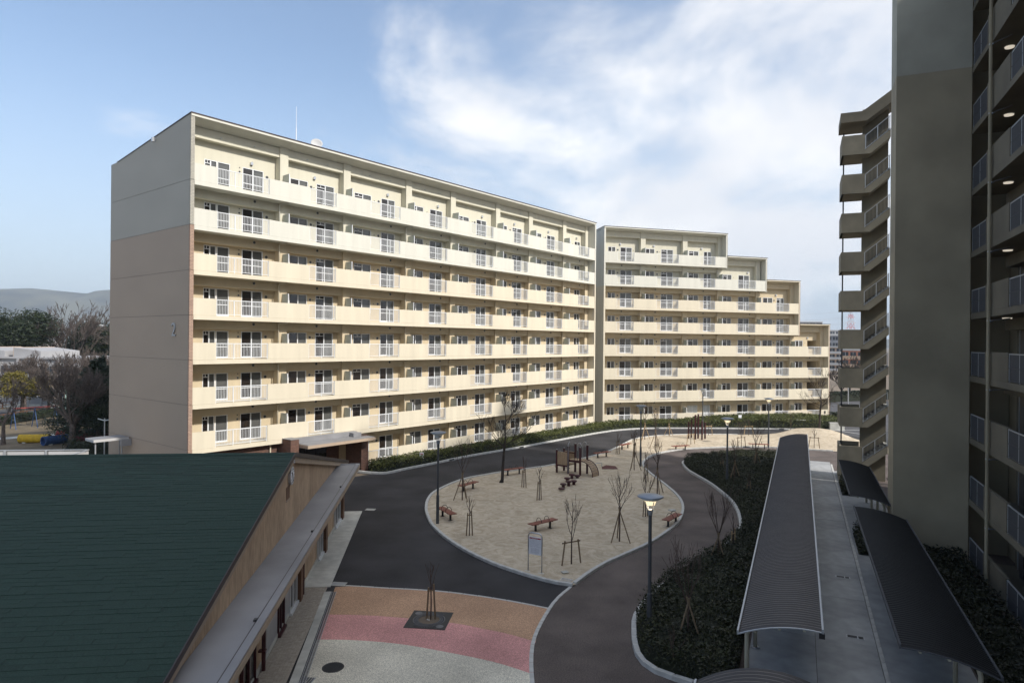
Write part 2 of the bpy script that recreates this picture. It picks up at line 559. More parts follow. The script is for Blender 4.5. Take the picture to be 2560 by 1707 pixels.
M['far_glass'] = pbr('far_window', (.05, .055, .065), .15, .2, .3)
M['line_white'] = pbr('road_paint', (.62, .62, .62), .8, .1, 6)
M['pylon_red'] = pbr('pylon_red', (.50, .07, .07), .6, .05, 1)
M['pylon_white'] = pbr('pylon_white', (.50, .50, .52), .6, .05, 1)
M['hill'] = pbr('wooded_hill', (.060, .056, .034), .95, .75, .010, 0, 1, mixscale=.004, detail=8)
M['hill_bare'] = pbr('quarried_hill', (.50, .34, .25), .95, .2, .01)
M['rail_dark'] = pbr('louvre_grey', (.062, .065, .072), .7, .06, 3)
M['door'] = pbr('flat_door', (.12, .10, .085), .6, .1, 3)
M['tile_pave'] = pbr('paving_tile', (.38, .34, .285), .8, .08, 12, island=.10)
M['mortar'] = pbr('mortar', (.20, .185, .165), .95, .1, 8)
M['gutter'] = pbr('drain_grating', (.16, .165, .18), .5, .1, 8, metal=.5)


def brick_material(name, c1, c2, mortar, scale=1.0):
    m = bpy.data.materials.new(name); m.use_nodes = True
    t = m.node_tree; b = t.nodes['Principled BSDF']; b.inputs['Roughness'].default_value = .85
    co = t.nodes.new('ShaderNodeTexCoord')
    sp = t.nodes.new('ShaderNodeSeparateXYZ'); t.links.new(co.outputs['Object'], sp.inputs[0])
    ad = t.nodes.new('ShaderNodeMath'); ad.operation = 'ADD'
    t.links.new(sp.outputs[0], ad.inputs[0]); t.links.new(sp.outputs[1], ad.inputs[1])
    cb = t.nodes.new('ShaderNodeCombineXYZ'); t.links.new(ad.outputs[0], cb.inputs[0]); t.links.new(sp.outputs[2], cb.inputs[1])
    br = t.nodes.new('ShaderNodeTexBrick'); br.inputs['Scale'].default_value = scale
    br.inputs['Color1'].default_value = (*c1, 1); br.inputs['Color2'].default_value = (*c2, 1); br.inputs['Mortar'].default_value = (*mortar, 1)
    br.inputs['Mortar Size'].default_value = .012; br.inputs['Brick Width'].default_value = .24; br.inputs['Row Height'].default_value = .085
    t.links.new(cb.outputs[0], br.inputs['Vector'])
    t.links.new(br.outputs['Color'], b.inputs['Base Color'])
    bp_ = t.nodes.new('ShaderNodeBump'); bp_.inputs['Strength'].default_value = .8; bp_.inputs['Distance'].default_value = .015; bp_.invert = True
    t.links.new(br.outputs['Fac'], bp_.inputs['Height']); t.links.new(bp_.outputs[0], b.inputs['Normal'])
    return m


M['brick_pink'] = brick_material('edge_brick_pink', (.45, .30, .22), (.36, .24, .18), (.22, .17, .14))
M['brick_pale'] = brick_material('edge_brick_pale', (.46, .44, .37), (.40, .38, .33), (.26, .25, .22))
M['brick_red'] = brick_material('entrance_brick', (.19, .095, .065), (.12, .06, .045), (.07, .05, .04))

# ================================================================== THE GROUND
YAW1 = 0.6781
C1 = Vector((-19.84, 41.39)); D1 = Vector((math.sin(YAW1), math.cos(YAW1))); N1 = Vector((D1.y, -D1.x))
YAW2 = 1.2793
C2 = Vector((11.10, 79.58)); D2 = Vector((math.sin(YAW2), math.cos(YAW2))); N2 = Vector((D2.y, -D2.x))
YAWT = R(23.4)
AX = Vector((math.sin(YAWT), math.cos(YAWT))); BX = Vector((AX.y, -AX.x))


def T(a, b): return AX * a + BX * b            # walkway frame: a away along the gallery block, b to its right


CA = Vector((-.1166, .9932)); CB = Vector((.9932, .1166))


def CM(b, a): return CB * b + CA * a            # community hall frame


g = MB()
g.add([(-4500, -300, -.06), (4500, -300, -.06), (4500, 6000, -.06), (-4500, 6000, -.06)], [(0, 1, 2, 3)], M['earth'])
g.obj('ground', kind='structure')
sheet('park_ground', [(-110, 45), (-29.5, 45), (-29.5, 62), (-20, 75), (-30, 130), (-110, 130)], -.03, M['park'])
sheet('road', [(-9.6, 10), (1, 10), (3, 30), (40, 60), (46, 76), (52, 83), (38, 83), (36, 77.5), (20, 77.9), (11, 75), (-9, 50.5), (-14, 46), (-16, 30)], 0.0, M['asphalt'])
sheet('parking_area', [(36.2, 77.3), (37.5, 70), (60, 66), (95, 90), (60, 125), (44, 92)], .004, M['asphalt_far'])

ISLAND_W = [(2.53, 27.0), (2.08, 27.13), (1.23, 27.66), (0.31, 28.44), (-0.68, 29.41), (-1.75, 30.77), (-2.65, 32.18), (-3.46, 33.73), (-4.28, 35.76), (-4.85, 38.07), (-5.1, 39.66), (-5.21, 41.34), (-5.11, 43.18), (-4.69, 44.68), (-4.02, 46.49), (-3.18, 47.97), (-2.02, 49.19), (-0.72, 50.35), (1.0, 51.63), (3.19, 53.38), (6.82, 57.47), (8.66, 60.2), (10.15, 63.18), (11.4, 66.0), (12.5, 68.2), (13.58, 69.41), (15.33, 70.8), (17.18, 71.6), (18.87, 72.1), (21.6, 72.38), (24.63, 72.42), (27.66, 72.7)]
MOUND_N = [(29.34, 73.77), (31.27, 75.5), (33.25, 76.6), (35.6, 76.9), (36.9, 76.0), (36.9, 74.0), (36.0, 71.43), (36.21, 68.5), (36.5, 64), (35.0, 60.6), (32.5, 61.0)]
ISLAND_E = [(29.87, 61.7), (27.71, 62.46), (24.97, 63.5), (23.4, 63.75), (21.13, 63.59), (18.81, 62.99), (16.48, 62.2), (14.58, 60.82), (13.27, 59.53), (12.09, 57.73), (11.16, 55.52), (10.76, 53.84), (10.62, 51.94), (10.68, 49.35), (10.83, 46.76), (10.9, 44.15), (10.79, 41.96), (10.45, 40.02), (9.99, 38.45), (9.21, 36.45), (7.82, 34.09), (6.61, 32.37), (5.26, 30.81), (4.32, 29.7), (3.42, 28.39), (2.73, 27.19)]
PLAZA_E = [(2.53, 26.95), (1.95, 25.83), (1.55, 24.75), (1.12, 23.25), (0.86, 22.01), (0.76, 20.82), (0.75, 19.34), (0.85, 17), (1.2, 14.5)]
PLAZA_N = [(-7.24, 26.85), (-6.36, 26.80), (-5.09, 26.61), (-3.11, 26.37), (-1.63, 25.99), (-0.19, 25.47), (1.5, 24.69)]

path_poly = PLAZA_E[::-1] + ISLAND_E[::-1] + [(33, 61.2), (45, 57), (45, 45), (20, 10), (1.2, 10)]
sheet('path', path_poly, .004, M['path'])

# plaza of coloured resin gravel: tan, pink and beige bands
pe = smooth_line(PLAZA_E, .5)
TP = [(-6.75, 24.03), (-5.47, 24.0), (-4.12, 23.85), (-1.93, 23.38), (-1.01, 23.0), (-0.16, 22.63), (0.88, 22.0)]
PB = [(-6.5, 22.01), (-5.41, 22.01), (-4.38, 21.9), (-3.34, 21.68), (-2.1, 21.25), (-0.9, 20.78), (-0.13, 20.4), (0.74, 19.83)]


def left_at(y): return -7.0 + (26.2 - y) * .1345 + .07


def between(ylo, yhi): return [(p.x, p.y) for p in pe if ylo < p.y < yhi]


pn = [(p.x, p.y) for p in smooth_line(PLAZA_N, .4)]
tp = [(p.x, p.y) for p in smooth_line(TP, .3)]
pb = [(p.x, p.y) for p in smooth_line(PB, .3)]
sheet('plaza_paving', [(left_at(26.7), 26.72)] + pn[2:] + between(22.05, 24.6) + tp[::-1] + [(left_at(24.03), 24.03)], .010, M['tan'])
sheet('plaza_paving', [(left_at(24.03), 24.03)] + tp + between(19.9, 21.95) + pb[::-1] + [(left_at(22.01), 22.01)], .010, M['pink'])
sheet('plaza_paving', [(left_at(22.01), 22.01)] + pb + between(14.6, 19.75) + [(1.2, 13), (left_at(13), 13)], .010, M['beige'])

# dry soil of the playground, gently uneven, with a mound at its far right end
sand_poly = [(p.x, p.y) for p in smooth_line(ISLAND_W, .8)] + MOUND_N + [(p.x, p.y) for p in smooth_line(ISLAND_E, .8)]
rs = np.random.RandomState(4)
gx, gy = np.meshgrid(np.arange(-6, 38, .45), np.arange(26, 78, .45))
gp = np.stack([gx.ravel(), gy.ravel()], 1) + rs.uniform(-.12, .12, (gx.size, 2))
gp = gp[in_poly_np(gp, sand_poly)]
gp = gp[edge_dist(gp, sand_poly) > .25]
cdt = delaunay_2d_cdt([Vector(p) for p in sand_poly] + [Vector(p) for p in gp], [], [list(range(len(sand_poly)))], 1, 1e-4)
sv = np.array([tuple(v) for v in cdt[0]])
ed = edge_dist(sv, sand_poly)


def sand_h(x, y, e):
    h = .05 + noise.noise(Vector((x * .35, y * .35, 0))) * .05 + noise.noise(Vector((x * 1.1, y * 1.1, 5))) * .035
    m = math.exp(-(((x - 33) / 3.4) ** 2 + ((y - 71.5) / 4.5) ** 2)) * .75
    return .045 + (h + m) * min(1, e / 1.2)


me = bpy.data.meshes.new('sand')
me.from_pydata([(x, y, sand_h(x, y, e)) for (x, y), e in zip(sv, ed)], [], [tuple(f) for f in cdt[2]])
me.materials.append(M['sand'])
me.polygons.foreach_set('use_smooth', [True] * len(me.polygons))
link('sand', me, kind='structure')


def sand_z(x, y):
    p = np.array([[x, y]])
    if not in_poly_np(p, sand_poly)[0]: return 0.0
    return sand_h(x, y, edge_dist(p, sand_poly)[0])


kerb('kerb', ISLAND_W[:-1], M['kerb'], side=-1)
kerb('kerb', ISLAND_E, M['kerb'], side=-1)
NORTH = [(-11.5, 49.9), (-10.4, 49.45), (-9.21, 49.43), (-8.01, 51.1), (-5.8, 54.0), (-3.72, 56.9), (-0.89, 60.1), (1.72, 63.1), (5.88, 68.2), (8.72, 71.6), (10.6, 73.6), (12.04, 74.9), (15.42, 76.7), (20.44, 77.24), (26.34, 77.4), (31.28, 77.33), (34.02, 77.03), (37.4, 76.9)]
kerb('kerb', NORTH, M['kerb'], width=.2, h=.14, side=1)
BED = [(23.2, 58.6), (21.0, 58.6), (17.83, 57.9), (15.35, 56.5), (14.25, 55.3), (13.88, 53.9), (13.67, 51.55), (13.83, 49.01), (13.97, 46.71), (13.92, 44.27), (13.8, 42.08), (13.49, 40.08), (12.92, 37.76), (12.1, 35.3), (10.9, 33.2), (8.6, 30.0), (6.9, 27.9), (5.6, 26.3), (4.52, 24.15), (4.16, 22.69), (4.0, 21.41), (4.03, 20.69), (4.25, 20.1), (4.6, 19.71), (5.3, 19.2)]
kerb('kerb', BED, M['kerb'], side=1, h=.15, width=.17)
kerb('kerb', PLAZA_E, M['kerb'], side=-1, h=.02, width=.13)
kerb('kerb', PLAZA_N, M['kerb'], side=1, h=.02, width=.10)

# pale concrete walkway beside the gallery block, poured in slabs
walk = empty('pavement')
walk['kind'] = 'structure'
rw = random.Random(3)
a = 8.0
while a < 62:
    a2 = min(a + 4.2, 62.1)
    for b0, b1 in ((-1.42, .545), (.56, 2.38)):
        q = [T(a + .008, b0), T(a2 - .008, b0), T(a2 - .008, b1), T(a + .008, b1)]
        c = sum(q, Vector((0, 0))) / 4
        s = MB()
        z = .03 + rw.uniform(-.004, .004)
        vs = [(p.x - c.x, p.y - c.y, -.02) for p in q] + [(p.x - c.x, p.y - c.y, z) for p in q]
        s.add(vs, [(4, 5, 6, 7)[::-1]] + [(i, (i + 1) % 4, 4 + (i + 1) % 4, 4 + i)[::-1] for i in range(4)], M['walk'])
        s.obj('slab', walk, (c.x, c.y, 0))
    q = [T(a, -1.43), T(a2, -1.43), T(a2, 2.40), T(a, 2.40)]
    a = a2
kerb('kerb', [tuple(T(x, 2.40)) for x in (8, 20, 34, 48, 61)], M['kerb'], side=-1, h=.045, width=.12, step=1.2)
sheet('parking_floor', [tuple(T(8, 2.5)), tuple(T(8, 4.9)), tuple(T(58, 4.9)), tuple(T(58, 2.5))], .012, M['walk'])

# black gully inlets let into the long kerb
for (x, y, rz_, lb) in ((-4.9, 55.25, .96, 'black gully inlet in the long kerb nearest the left lamp'), (1.0, 62.2, .84, 'black gully inlet in the long kerb behind the climbing frame'), (16.8, 76.98, .12, 'black gully inlet in the far kerb left of the posts'), (31.4, 77.3, -.05, 'black gully inlet in the far kerb by the sunlit mound')):
    s = MB().box(-.28, .28, -.015, .03, .03, .125, M['iron']).box(-.3, .3, -.3, -.02, .001, .012, M['iron'])
    for k in range(5): s.box(-.25 + k * .11, -.19 + k * .11, -.28, -.04, .0125, .016, M['gutter'])
    tag(s.obj('gully_inlet', loc=(x, y, 0), rz=rz_), lb, 'drain')

# ---------------------------------------------------------------- plaza fittings
# linear drain: a grating in a pair of steel edges
dr = empty('drain_channel')
dr['label'] = 'long narrow steel drain grating along the left edge of the coloured plaza'
dr['category'] = 'drain'
p0, p1 = Vector((-7.0, 26.17)), Vector((-5.35, 14.0))
dd = (p1 - p0).normalized(); pnv = Vector((dd.y, -dd.x)) * -1
s = MB(); n_ = 150
for k in range(3):
    q = pnv * (.03 + .075 * k)
    s.obox((p0.x + q.x, p0.y + q.y, .012), (p1.x + q.x, p1.y + q.y, .012), .02, .03, M['alu_grey'])
s.obj('edge_rail', dr)
s = MB()
for k in range(n_):
    c = p0.lerp(p1, (k + .5) / n_)
    s.obox((c.x + pnv.x * .03, c.y + pnv.y * .03, .012), (c.x + pnv.x * .18, c.y + pnv.y * .18, .012), .03, .016, M['gutter'])
s.obj('grating_bar', dr)
s = MB()
q0, q1 = p0 + pnv * .02, p0 + pnv * .19; r0, r1 = p1 + pnv * .02, p1 + pnv * .19
s.add([(q0.x, q0.y, -.0), (q1.x, q1.y, -.0), (r1.x, r1.y, -.0), (r0.x, r0.y, -.0)], [(0, 1, 2, 3)], M['iron'])
s.obj('channel_floor', dr)
# concrete edging between tiles and drain
s = MB()
q0, q1, r0, r1 = p0 + pnv * -.005, p0 - pnv * .27, p1 + pnv * -.005, p1 - pnv * .27
s.prism([(q0.x, q0.y), (q1.x, q1.y), (r1.x, r1.y), (r0.x, r0.y)], lambda u, v, t: (u, v, t), M['concrete'], -.02, .035)
s.obj('edging_strip', kind='structure')

# round manhole cover
s = MB()
s.lathe([(.33, -.01), (.33, .018), (.315, .022), (.30, .018), (.0, .018)], M['iron'], 40)
for i in range(-4, 5):
    hw = math.sqrt(max(0, .27 ** 2 - (i * .06) ** 2))
    s.box(-hw, hw, i * .06 - .012, i * .06 + .012, .0185, .023, M['iron'])
mh_ = s.obj('manhole_cover', loc=(-5.32, 20.14, 0), rz=.3)
tag(mh_, 'round black iron manhole cover in the beige part of the plaza', 'manhole cover')
s = MB()
for k in range(6):
    s.box(k * .082, k * .082 + .055, 0, .5, .008, .026, M['gutter'])
s.box(-.02, .0, -.02, .52, 0, .028, M['alu_grey']); s.box(.47, .49, -.02, .52, 0, .028, M['alu_grey'])
dgr = s.obj('drain_grate', loc=(-6.2, 19.06, 0), rz=-.13)
tag(dgr, 'small slotted steel drain grate at the bottom edge of the beige paving', 'drain grate')
# pale steel grate at the tip of the playground, with bars
s = MB()
for k in range(9): s.box(k * .055, k * .055 + .038, 0, .44, .06, .075, M['steel'])
s.box(-.02, .49, -.02, 0, .05, .08, M['alu']); s.box(-.02, .49, .44, .46, .05, .08, M['alu'])
cg = s.obj('corner_grate', loc=(1.97, 27.42, .0), rz=-.5)
tag(cg, 'light grey steel grate set in the pointed tip of the playground', 'drain grate')
s = MB().box(-.14, .14, -.12, .12, .05, .07, M['concrete'])
tag(s.obj('access_cover', loc=(2.35, 28.42, .05), rz=.4), 'small square buried cover in the sand behind the notice board', 'cover')
s = MB().box(-.3, .3, -.2, .2, .0, .014, M['concrete']); s.box(-.26, .26, -.16, .16, .0145, .018, M['alu_grey'])
tag(s.obj('access_cover', loc=(-6.95, 27.05, 0), rz=-.12), 'grey rectangular cover at the near end of the pale footpath', 'cover')
s = MB().box(-.28, .28, -.2, .2, .0, .014, M['concrete']); s.box(-.24, .24, -.16, .16, .0145, .018, M['alu_grey'])
tag(s.obj('access_cover', loc=(-8.2, 39.0, 0), rz=-.1), 'small pale cover on the asphalt at the far end of the footpath', 'cover')
for (a_, b_, lb) in ((31.6, 1.75, 'small rectangular cover on the walkway beside the long roof'), (25.3, 1.8, 'dark rectangular cover on the walkway nearest the bottom right')):
    p = T(a_, b_)
    s = MB().box(-.28, .28, -.14, .14, .028, .043, M['alu_grey']); s.box(-.24, .05, -.1, .1, .0435, .047, M['iron']); s.box(.09, .24, -.1, .1, .0435, .047, M['iron'])
    tag(s.obj('access_cover', loc=(p.x, p.y, 0), rz=-YAWT), lb, 'cover')
for (x, y, lb) in ((8.6, 37.75, 'pale stone slab flush with the sand beside the right-hand bench'), (8.25, 36.15, 'pale stone slab tucked against the kerb beyond the right-hand bench')):
    s = MB().box(-.2, .2, -.14, .14, .05, .12, M['concrete']).box(-.17, .17, -.11, .11, .12, .128, M['kerb'])
    tag(s.obj('stone_slab', loc=(x + .9, y + 1.4, 0), rz=.5), lb, 'slab')

# square tree grate with a round opening
tg = empty('tree_grate', (-2.85, 23.62, 0), -.115)
tag(tg, 'square black iron tree grate set in the tan and pink paving', 'tree grate')
s = MB(); S_ = .73; nseg = 48; ro = .46
sq = []
for k in range(nseg):
    t_ = 2 * math.pi * k / nseg
    m_ = max(abs(math.cos(t_)), abs(math.sin(t_)))
    sq.append((math.cos(t_) / m_ * S_, math.sin(t_) / m_ * S_))
vs = [(x, y, .028) for x, y in sq] + [(ro * math.cos(2 * math.pi * k / nseg), ro * math.sin(2 * math.pi * k / nseg), .028) for k in range(nseg)] + [(x, y, 0) for x, y in sq]
fs = []
for k in range(nseg):
    k2 = (k + 1) % nseg
    fs += [(k, k2, nseg + k2, nseg + k), (2 * nseg + k, 2 * nseg + k2, k2, k)]
s.add(vs, fs, M['iron'])
for sx, sy in ((-.5, .5), (.5, -.5)): s.lathe([(.13, .0285), (.13, .031), (.105, .031), (.10, .0295), (.0, .0295)], M['gutter'], 20, (sx, sy, 0))
for r_ in (.40, .47, .56):
    s.lathe([(r_ + .012, .0285), (r_ + .012, .036), (r_ - .012, .036), (r_ - .012, .0285)], M['gutter'], 40)
s.obj('frame', tg)
s = MB()
for k in range(72):
    t_ = 2 * math.pi * k / 72
    r1_ = .68 if abs(math.sin(t_)) > .75 else .55
    s.obox((math.cos(t_) * .41, math.sin(t_) * .41, .032), (math.cos(t_) * r1_, math.sin(t_) * r1_, .032), .012, .012, M['gutter'])
s.obj('slot_bars', tg, kind='stuff')
s = MB().lathe([(.455, .02), (.3, .034), (.0, .045)], M['earth'], 30)
s.obj('soil', tg, kind='stuff')
for p in ((-.05, -.05), (.06, .02), (.02, -.1)):
    s = MB().lathe([(.03, .02), (.035, .035), (.02, .05), (0, .052)], M['kerb'], 7, (p[0], p[1], .02)); s.obj('stone', tg)

# ================================================================== APARTMENT BLOCKS
Z0 = 19.5           # underside of the top balcony slab
ST = 2.8


def zs(r): return Z0 - ST * (r - 1)


QW = 1.5            # window wall behind the balcony edge
QC = 0.9            # column face
QB = 1.0            # beam face


def window_mesh(wd, h, kind):
    """aluminium sliding window, origin at its lower left, face at y=0"""
    def f():
        s = MB(); fr = .045; A = M['alu']
        s.box(-.01, wd + .01, -.03, .09, h - fr, h + .01, A); s.box(-.01, wd + .01, -.035, .09, -.01, fr, A)
        s.box(-.01, fr, -.03, .09, fr, h - fr, A); s.box(wd - fr, wd + .01, -.03, .09, fr, h - fr, A)
        if kind != 'single':
            s.box(wd / 2 - .04, wd / 2 + .04, -.012, .07, fr, h - fr, A)
        if kind in ('door', 'single'):
            e = wd / 2 - .04 if kind == 'door' else wd - fr
            zr = .72
            s.box(fr, e, -.005, .05, zr, zr + .05, A)
            if kind == 'door': s.box(wd / 2 + .04, wd - fr, .02, .07, zr, zr + .05, A)
            s.box(fr, e, -.005, .05, fr, fr + .05, A)
        if kind == 'window_transom':
            s.box(fr, wd / 2 - .04, -.005, .05, h - .26, h - .22, A)
            s.box(wd / 4 - .02, wd / 4 + .015, -.005, .05, h - .22, h - fr, A)
        if kind == 'door_transom':
            s.box(fr, wd / 2 - .04, -.005, .05, h - .26, h - .22, A)
            s.box(wd / 4 - .02, wd / 4 + .015, -.005, .05, h - .22, h - fr, A)
            for a0, a1, y in ((fr, wd / 2 - .04, -.005), (wd / 2 + .04, wd - fr, .02)): s.box(a0, a1, y, y + .05, .72, .77, A)
        return s.mesh('window')
    return shared(('win', round(wd, 2), round(h, 2), kind), f)


def pane_mesh(wd, h, mat):
    return shared(('pane', round(wd, 2), round(h, 2), mat.name), lambda: MB().box(0, wd, 0, .012, 0, h, mat).mesh('pane'))


rb = random.Random(11)


def put_window(parent, s0, s1, z0, z1, kind, curtain=False, row=5):
    wd, h = s1 - s0, z1 - z0
    wo = link('window', window_mesh(wd, h, kind), parent, (s0, QW + .03, z0))
    if kind == 'single':
        link('pane', pane_mesh(wd - .08, h - .08, M['screen']), wo, (.04, .045, .04))
    else:
        a, b = (M['glass'], M['screen'])
        if curtain: a = b = M['curtain']
        link('pane', pane_mesh(wd / 2 - .04, h - .08, a), wo, (.04, .028, .04))
        link('pane', pane_mesh(wd / 2 - .04, h - .08, b), wo, (wd / 2, .05, .04))
    return wo


def railing_mesh(L):
    def f():
        s = MB(); A = M['alu']
        s.box(0, L, .03, .085, 1.28, 1.325, A)
        s.box(0, L, .045, .075, .36, .39, A)
        n = max(1, round(L / 1.2))
        for i in range(n + 1):
            x = min(max(L * i / n, .02), L - .02)
            s.box(x - .02, x + .02, .04, .08, .275, 1.28, A)
        m = round(L / .105)
        for i in range(1, m):
            x = L * i / m
            s.box(x - .0095, x + .0095, .05, .069, .39, 1.28, A)
        return s.mesh('railing')
    return shared(('rail', round(L, 2)), f)


def vent_mesh(r, metal=False):
    def f():
        s = MB()
        n = 12
        prof = [(r, 0), (r, .03), (r * .8, .05), (0, .055)]
        vs = []; fs = []
        for rr, d in prof:
            for k in range(n):
                t = 2 * math.pi * k / n
                vs.append((rr * math.cos(t), -d, rr * math.sin(t)))
        for i in range(len(prof) - 1):
            for k in range(n):
                fs.append((i * n + k, i * n + (k + 1) % n, (i + 1) * n + (k + 1) % n, (i + 1) * n + k))
        s.add(vs, fs, M['vent'])
        s.lathe  # noqa
        s.add([(r * 1.25 * math.cos(2 * math.pi * k / n), -.008, r * 1.25 * math.sin(2 * math.pi * k / n)) for k in range(n)], [tuple(range(n))], M['alu_grey'])
        return s.mesh('vent')
    def hood():
        s = MB(); n = 10
        pts = [(0, -.02, 0), (0, -.07, 0)]
        s.box(-r, r, -.13, 0, -.10, .05, M['steel'])
        s.prism([(r * math.cos(math.pi * k / n), .05 + r * .8 * math.sin(math.pi * k / n)) for k in range(n + 1)], lambda u, v, t: (u, t, v), M['steel'], -.13, 0)
        s.box(-r * .8, r * .8, -.12, -.01, -.115, -.101, M['vent'])
        return s.mesh('vent_hood')
    return shared(('vent', r, metal), hood if metal else f)


def apartment(name, label, cat, c, d, L_rows, cols, bays, rails, depth, skip_row8_to=0.0, curtain=None):
    """one slab block: s along the front, q into the depth, z up"""
    root = empty(name, (c.x, c.y, 0), math.atan2(d.y, d.x))
    tag(root, label, cat)
    nb = len(bays)
    top_of = {}
    for i in range(nb):
        top_of[i] = min(r for r in L_rows if bays[i]['s1'] <= L_rows[r] + .3)
    wall = {0: MB(), 1: MB()}

    def zone(r): return 0 if r <= 2 else 1

    def cm(r): return M['white'] if r <= 2 else M['cream']

    def wm(r): return M['wall_white'] if r <= 2 else M['wall_cream']
    for i, b in enumerate(bays):
        for r in range(top_of[i], 9):
            zb = zs(r) + .27
            zt = zs(r) + (4.0 if r == top_of[i] else ST)
            ent = (r == 8 and b['s1'] <= skip_row8_to)
            mat = M['brick_red'] if ent else wm(r)
            W = wall[zone(r)]
            ops = [] if ent else [(s0, s1, zs(r) + (.33 if 'door' in k or k == 'single' else 1.0), zs(r) + 2.13, k) for s0, s1, k in b['win']]
            x = b['s0']
            for s0, s1, z0, z1, k in ops:
                W.add([(x, QW, zb), (s0, QW, zb), (s0, QW, zt), (x, QW, zt)], [(0, 1, 2, 3)], mat)
                W.add([(s0, QW, z1), (s1, QW, z1), (s1, QW, zt), (s0, QW, zt)], [(0, 1, 2, 3)], mat)
                W.add([(s0, QW, zb), (s1, QW, zb), (s1, QW, z0), (s0, QW, z0)], [(0, 1, 2, 3)], mat)
                dp = 2.6 if k == 'void' else .14
                e = [(s0, z0), (s1, z0), (s1, z1), (s0, z1)]
                vs = [(u, QW, v) for u, v in e] + [(u, QW + dp, v) for u, v in e]
                W.add(vs, [(0, 4, 5, 1)[::-1], (1, 5, 6, 2)[::-1], (2, 6, 7, 3)[::-1], (3, 7, 4, 0)[::-1], (4, 7, 6, 5)], mat)
                x = s1
                if k != 'void':
                    put_window(root, s0, s1, z0, z1, k, curtain == (i, r), r)
            W.add([(x, QW, zb), (b['s1'], QW, zb), (b['s1'], QW, zt), (x, QW, zt)], [(0, 1, 2, 3)], mat)
            # beam under the slab above
            if r == top_of[i]:
                z0b, z1b = zs(r) + 3.26, zs(r) + 3.93
            else:
                z0b, z1b = zs(r) + 2.22, zs(r) + ST - .003
            if not ent:
                x0 = (cols[i - 1] + .33) if i else .03
                x1 = cols[i] - .33
                bm = shared(('beam', round(x1 - x0, 2), round(z1b - z0b, 2), wm(r).name), lambda: MB().box(0, x1 - x0, 0, QW - QB - .003, 0, z1b - z0b, wm(r)).mesh('beam'))
                link('beam', bm, root, (x0, QB, z0b))
                # round vent caps on wall and beam
                v = b.get('vent')
                if v is not None:
                    if r == top_of[i]:
                        link('vent_hood', vent_mesh(.09, True), root, (b['hood'], QW, zs(r) + 2.48))
                        for u in (.33, .7): link('drain_spout', shared('spout', lambda: MB().box(-.03, .03, -.12, 0, -.02, .02, M['alu_grey']).mesh('drain_spout')), root, (x0 + (x1 - x0) * u, QB, zs(r) + 3.55))
                    else:
                        link('vent', vent_mesh(.085), root, (b['hood'], QB, zs(r) + 2.62))
                    for vx, vz, vr in v: link('vent', vent_mesh(vr), root, (vx, QW, zs(r) + vz))
    for z_, W in wall.items():
        if W.f: W.obj('wall', root)
    # solid back of the building, per step
    steps = sorted(set(L_rows.values()))
    prev = 0.0
    body = MB()
    for Ls in steps:
        rt = min(r for r in L_rows if L_rows[r] >= Ls - .01)
        body.box(prev + .02, Ls + .15, QW + 2.7, depth - .05, .0, zs(rt) + 2.95, M['cream'])
        body.box(prev + .02, Ls + .15, QW + .16, QW + .20, zs(rt) + 2.2, zs(rt) + 4.0, M['white'] if rt <= 2 else M['cream'])
        prev = Ls
    body.obj('rear_volume', root)
    # columns
    for i, x in enumerate(cols):
        rt = top_of[i] if i < nb else top_of[nb - 1]
        zt = zs(rt) + 4.0
        if rt <= 2:
            box_obj('column', x - .325, x + .325, QC, QW + .02, zs(2), zt, M['wall_white'], root)
            box_obj('column', x - .325, x + .325, QC, QW + .02, -.1, zs(2) - .003, M['wall_cream'], root)
        else:
            box_obj('column', x - .325, x + .325, QC, QW + .02, -.1, zt, M['wall_cream'], root)
    # slabs, parapets, railings
    for r in range(1, 9):
        if r not in L_rows: continue
        Ls = L_rows[r]
        s_start = skip_row8_to if r == 8 else 0.0
        box_obj('balcony_slab', s_start + .0225, Ls - .002, .0, QW + .02, zs(r), zs(r) + .27, cm(r), root)
        x = s_start + .003
        rl = [q for q in rails if q[0] > s_start and q[1] <= Ls + .1]
        for a0, a1 in rl + [(Ls, None)]:
            if a0 - x > .05:
                box_obj('balcony_parapet', x, a0 - .004, .012, .135, zs(r) + .278, zs(r) + 1.35, cm(r), root)
            if a1 is not None:
                link('railing', railing_mesh(a1 - a0 - .01), root, (a0 + .005, .01, zs(r)))
                x = a1 + .004
    # partitions between neighbours
    pm = shared('partition', lambda: MB().box(-.02, .02, .16, QC - .01, .35, 2.0, M['partition']).box(-.028, .028, .135, .16, .3, 2.02, M['alu']).box(-.028, .028, .16, QC - .01, 2.0, 2.02, M['alu']).mesh('partition'))
    for i in range(nb - 1):
        for r in range(top_of[i + 1], 9):
            if r == 8 and cols[i] < skip_row8_to + .2: continue
            link('partition', pm, root, (cols[i] - .06, 0, zs(r)))
    # down-pipes beside every second column
    for i, x in enumerate(cols):
        if i % 2 == 0 and i < nb - 1:
            rt = max(top_of[i], top_of[i + 1])
            for r in range(rt + (1 if top_of[i] == rt else 0), 9):
                if r == 8 and x < skip_row8_to: continue
                dm = shared(('pipe', cm(r).name), lambda: MB().tube([(0, 0, .27), (0, 0, 2.62), (.02, -.06, 2.7), (.30, -.62, 2.76)], .042, cm(r), 8).mesh('downpipe', True))
                link('downpipe', dm, root, (x - .40, .80, zs(r)))
    return root


